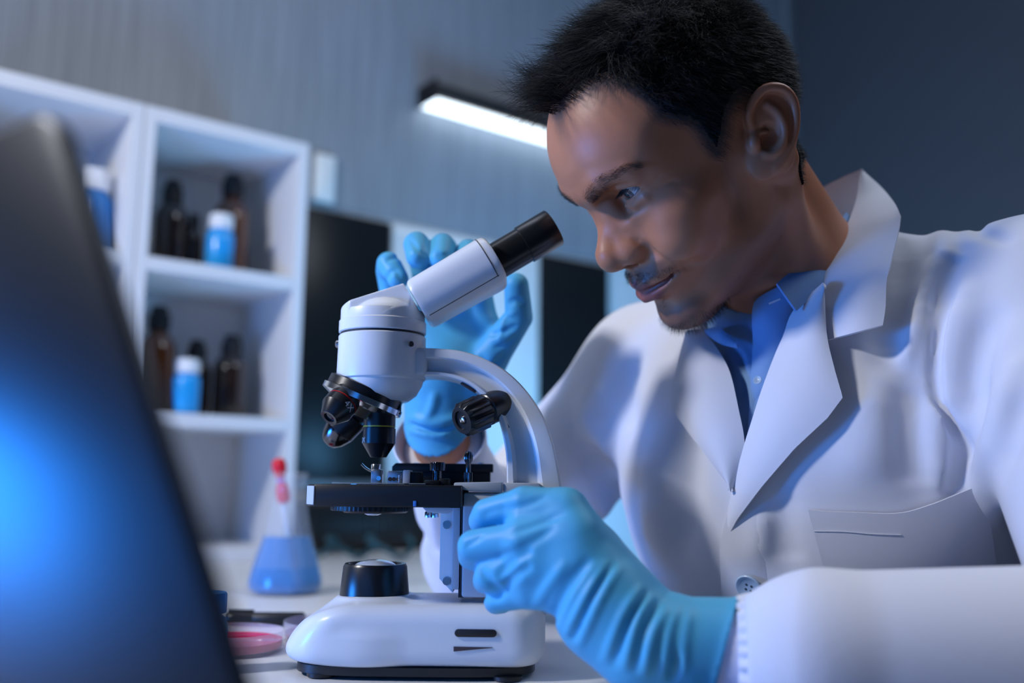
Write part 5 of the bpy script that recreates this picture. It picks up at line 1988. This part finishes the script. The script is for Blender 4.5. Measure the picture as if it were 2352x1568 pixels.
button(1753, 886, 10, f_sh0, 0.012, person, M_btn, 'shirt_button')


def f_under(P):
    d = f_trunk(P, -0.004)
    d = np.maximum(d, np.sqrt(((P - (NB + TF * 0.03 - NAX * 0.02).astype(np.float32)) ** 2).sum(1)) - 0.085)
    return np.maximum(d, (P - (NB + NAX * 0.012).astype(np.float32)) @ NAX.astype(np.float32))


c_ = NB + TF * 0.03
ug = sdf_mesh(f_under, axis_grid(c_[0] - 0.10, c_[0] + 0.10, 0.0026), axis_grid(c_[1] - 0.10, c_[1] + 0.10, 0.0026), axis_grid(c_[2] - 0.12, c_[2] + 0.10, 0.0026))
part('undershirt', ug, mat('black_jersey', (0.008, 0.008, 0.009), 0.85), person, angle=None, label='black undershirt at the throat')

# ------------------------------------------------------------------ gloves
M_glove = mat('blue_nitrile', GLOVE, rough=0.48, spec=0.35, sub=0.0, bump=(900, 0.12, 0.0003))


def wp(L):
    return [W(*p) for p in L]


# near (left) hand closing on the focus knob; four fingers and the thumb behind
FING = [
    (wp([(1300, 1172, 0.622), (1205, 1158, 0.628), (1118, 1178, 0.640), (1106, 1196, 0.662), (1118, 1212, 0.682)]), [0.0130, 0.0112, 0.0098, 0.0090, 0.0080]),
    (wp([(1325, 1232, 0.612), (1200, 1240, 0.617), (1088, 1254, 0.632), (1084, 1276, 0.656), (1105, 1282, 0.680)]), [0.0140, 0.0120, 0.0108, 0.0096, 0.0085]),
    (wp([(1320, 1295, 0.610), (1215, 1300, 0.614), (1126, 1320, 0.628), (1118, 1332, 0.654), (1132, 1336, 0.676)]), [0.0140, 0.0118, 0.0104, 0.0095, 0.0085]),
    (wp([(1300, 1350, 0.614), (1220, 1356, 0.620), (1146, 1372, 0.634), (1140, 1380, 0.654), (1152, 1382, 0.670)]), [0.0135, 0.0108, 0.0094, 0.0086, 0.0078])]
THUMB = (wp([(1380, 1330, 0.645), (1290, 1320, 0.680), (1200, 1280, 0.695), (1150, 1262, 0.697)]), [0.020, 0.0155, 0.0120, 0.0095])
PALM = W(1395, 1392, 0.612)


def f_lhand0(P):
    d = f_chain(P, wp([(1345, 1300, 0.626), (1400, 1398, 0.614), (1480, 1470, 0.604), (1580, 1488, 0.600), (1690, 1488, 0.598)]), [0.0285, 0.0345, 0.0335, 0.0308, 0.0302])
    for pts, rs in FING:
        d = smin(d, f_cone(P, PALM, pts[0], 0.026, rs[0]), 0.012)
    fg = pg = None
    for pts, rs in FING:
        e = f_chain(P, pts, rs)
        fg = e if fg is None else smin(fg, e, 0.0035)
        e = f_chain(P, pts[:2], rs[:2])
        pg = e if pg is None else smin(pg, e, 0.016)
    d = smin(d, smin(fg, pg, 0.004), 0.007)
    d = smin(d, f_cone(P, PALM, THUMB[0][0], 0.026, 0.020), 0.012)
    d = smin(d, f_chain(P, *THUMB), 0.006)
    return d


def z8(p):
    """points noted on an enlarged view of the hand"""
    return [(1000 + x * 0.3189, 1080 + y * 0.3189) for x, y in p]


LW = []
for p, w, a_ in (
        ([(440, 780), (540, 660), (700, 565)], 0.0030, -0.0042), ([(490, 850), (570, 760), (690, 680)], 0.0028, -0.0040),
        ([(1250, 640), (1100, 880), (900, 1250)], 0.0030, 0.0030), ([(1350, 660), (1200, 900), (1020, 1300)], 0.0030, 0.0030),
        ([(1300, 650), (1150, 890), (960, 1280)], 0.0026, -0.0024),
        ([(1500, 820), (1350, 1050), (1200, 1400)], 0.0030, 0.0030), ([(1570, 880), (1450, 1100), (1350, 1460)], 0.0026, 0.0030),
        ([(1535, 850), (1400, 1080), (1270, 1440)], 0.0024, -0.0022), ([(1690, 960), (1570, 1180), (1500, 1500)], 0.0028, 0.0028),
        ([(1630, 920), (1510, 1140), (1430, 1480)], 0.0024, -0.0022), ([(1760, 960), (1690, 1150), (1640, 1500)], 0.0024, 0.0022),
        ([(1120, 620), (920, 900), (830, 1150)], 0.0034, -0.0026), ([(1180, 640), (1000, 900), (870, 1200)], 0.0026, 0.0022),
        ([(960, 640), (800, 860), (700, 1020)], 0.0034, 0.0022), ([(880, 400), (620, 560), (420, 640)], 0.0028, -0.0016),
        ([(820, 180), (640, 250), (440, 290)], 0.0024, -0.0014), ([(960, 300), (700, 400), (480, 470)], 0.0026, -0.0014),
        ([(310, 700), (420, 830), (480, 840)], 0.0026, -0.0026), ([(330, 900), (430, 920), (500, 880)], 0.0026, -0.0022),
        ([(1740, 1300), (1730, 1400), (1700, 1520)], 0.0030, -0.0030), ([(1850, 950), (1800, 1200), (1780, 1500)], 0.0030, 0.0016),
        ([(330, 330), (420, 290), (520, 262)], 0.0018, -0.0010), ([(200, 560), (300, 500), (350, 465)], 0.0018, -0.0012)):
    LW.append((march(f_lhand0, resample(spline(z8(p), 24), 8)), w, a_))
gcut = W(1667, 1488, 0.598)
gdir = W(1690, 1385, 0.598) - W(1643, 1568, 0.598)
gax = np.cross(gdir, ray(1667, 1488))
gax /= np.linalg.norm(gax)
if gax[0] < 0:
    gax = -gax


def f_lhand(P):
    d = strokes(P, f_lhand0(P), LW)
    e = (P - gcut.astype(np.float32)) @ gax.astype(np.float32)
    d = d - 0.0012 * np.exp(-(e / 0.003) ** 2)
    return np.maximum(d, e)


h = 0.0015
allp = np.concatenate([np.array(p) for p, r in FING] + [THUMB[0], np.array([gcut, PALM])])
lo_, hi_ = allp.min(0) - 0.048, allp.max(0) + 0.048
lg = sdf_mesh(f_lhand, axis_grid(lo_[0], hi_[0], h), axis_grid(lo_[1], hi_[1], h), axis_grid(lo_[2], hi_[2], h))
part('glove', lg, M_glove, person, angle=None, label='blue nitrile glove turning the focus knob')

# far (right) hand raised behind the tube, fingers hooked towards the camera
RO = -0.028
wr = lambda L: [W(x, y, Y + RO) for x, y, Y in L]
RF = [
    (wr([(1112, 752, 0.902), (1098, 660, 0.905), (1082, 590, 0.892), (1076, 578, 0.868), (1072, 604, 0.853)]), [0.0140, 0.0125, 0.0120, 0.0115, 0.0100]),
    (wr([(1066, 722, 0.905), (1040, 640, 0.908), (1022, 572, 0.893), (1016, 566, 0.866), (1013, 594, 0.852)]), [0.0140, 0.0128, 0.0122, 0.0120, 0.0106]),
    (wr([(1008, 716, 0.905), (978, 640, 0.908), (962, 568, 0.892), (957, 562, 0.866), (960, 590, 0.852)]), [0.0140, 0.0126, 0.0122, 0.0122, 0.0106]),
    (wr([(948, 742, 0.902), (905, 690, 0.900), (890, 622, 0.888), (893, 606, 0.866), (914, 640, 0.856)]), [0.0135, 0.0120, 0.0108, 0.0112, 0.0096])]
RTH = (wr([(1085, 880, 0.895), (1140, 800, 0.885), (1192, 728, 0.872), (1186, 655, 0.858)]), [0.0230, 0.0165, 0.0128, 0.0112])
RP = W(1015, 870, 0.900 + RO)


def f_rhand0(P):
    d = f_chain(P, [RP, W(1010, 960, 0.900 + RO), WRR - b * 0.006], [0.036, 0.0325, 0.0325])
    for pts, rs in RF:
        d = smin(d, f_cone(P, RP, pts[0], 0.030, rs[0]), 0.012)
    fg = None
    for pts, rs in RF:
        e = f_chain(P, pts, rs)
        fg = e if fg is None else smin(fg, e, 0.003)
    d = smin(d, fg, 0.007)
    th = f_chain(P, *RTH)
    th = smin(th, f_cone(P, RP, RTH[0][0], 0.03, 0.022), 0.012)
    return smin(d, th, 0.008)


RW = []
for p, w, a_ in (
        ([(935, 955), (1000, 975), (1075, 950)], 0.0045, 0.0030), ([(930, 985), (1000, 1000), (1050, 990)], 0.0030, 0.0026),
        ([(935, 970), (1000, 988), (1060, 968)], 0.0035, -0.0028), ([(1000, 900), (990, 940), (975, 965)], 0.0040, 0.0022),
        ([(1120, 770), (1160, 760), (1190, 745)], 0.0028, -0.0020), ([(1130, 800), (1165, 790), (1195, 765)], 0.0028, -0.0018),
        ([(880, 650), (905, 620), (925, 645)], 0.0025, -0.0014), ([(975, 560), (972, 590), (958, 605)], 0.0022, -0.0012),
        ([(1000, 580), (1015, 588), (1040, 580)], 0.0022, -0.0012), ([(1165, 700), (1185, 690), (1205, 700)], 0.0028, -0.0016), ([(940, 545), (962, 575), (985, 585)], 0.0024, -0.0014), ([(885, 600), (915, 590), (930, 610)], 0.0022, -0.0014), ([(890, 660), (880, 690), (885, 720)], 0.0026, 0.0014), ([(1145, 785), (1160, 730), (1190, 715)], 0.0026, 0.0014), ([(1100, 810), (1130, 840), (1170, 800)], 0.0030, -0.0018)):
    RW.append((march(f_rhand0, resample(spline(p, 24), 8)), w, a_ * 1.6))
rcut = WRR + b * 0.013


def f_rhand(P):
    d = strokes(P, f_rhand0(P), RW)
    e = -((P - rcut.astype(np.float32)) @ b.astype(np.float32))
    d = d - 0.0014 * np.exp(-(e / 0.003) ** 2)
    return np.maximum(d, e)


allp = np.concatenate([np.array(p) for p, r in RF] + [RTH[0], np.array([rcut, RP])])
lo_, hi_ = allp.min(0) - 0.046, allp.max(0) + 0.046
h = 0.0015
rg = sdf_mesh(f_rhand, axis_grid(lo_[0], hi_[0], h), axis_grid(lo_[1], hi_[1], h), axis_grid(lo_[2], hi_[2], h))
part('glove', rg, M_glove, person, angle=None, label='blue nitrile glove on the raised hand')
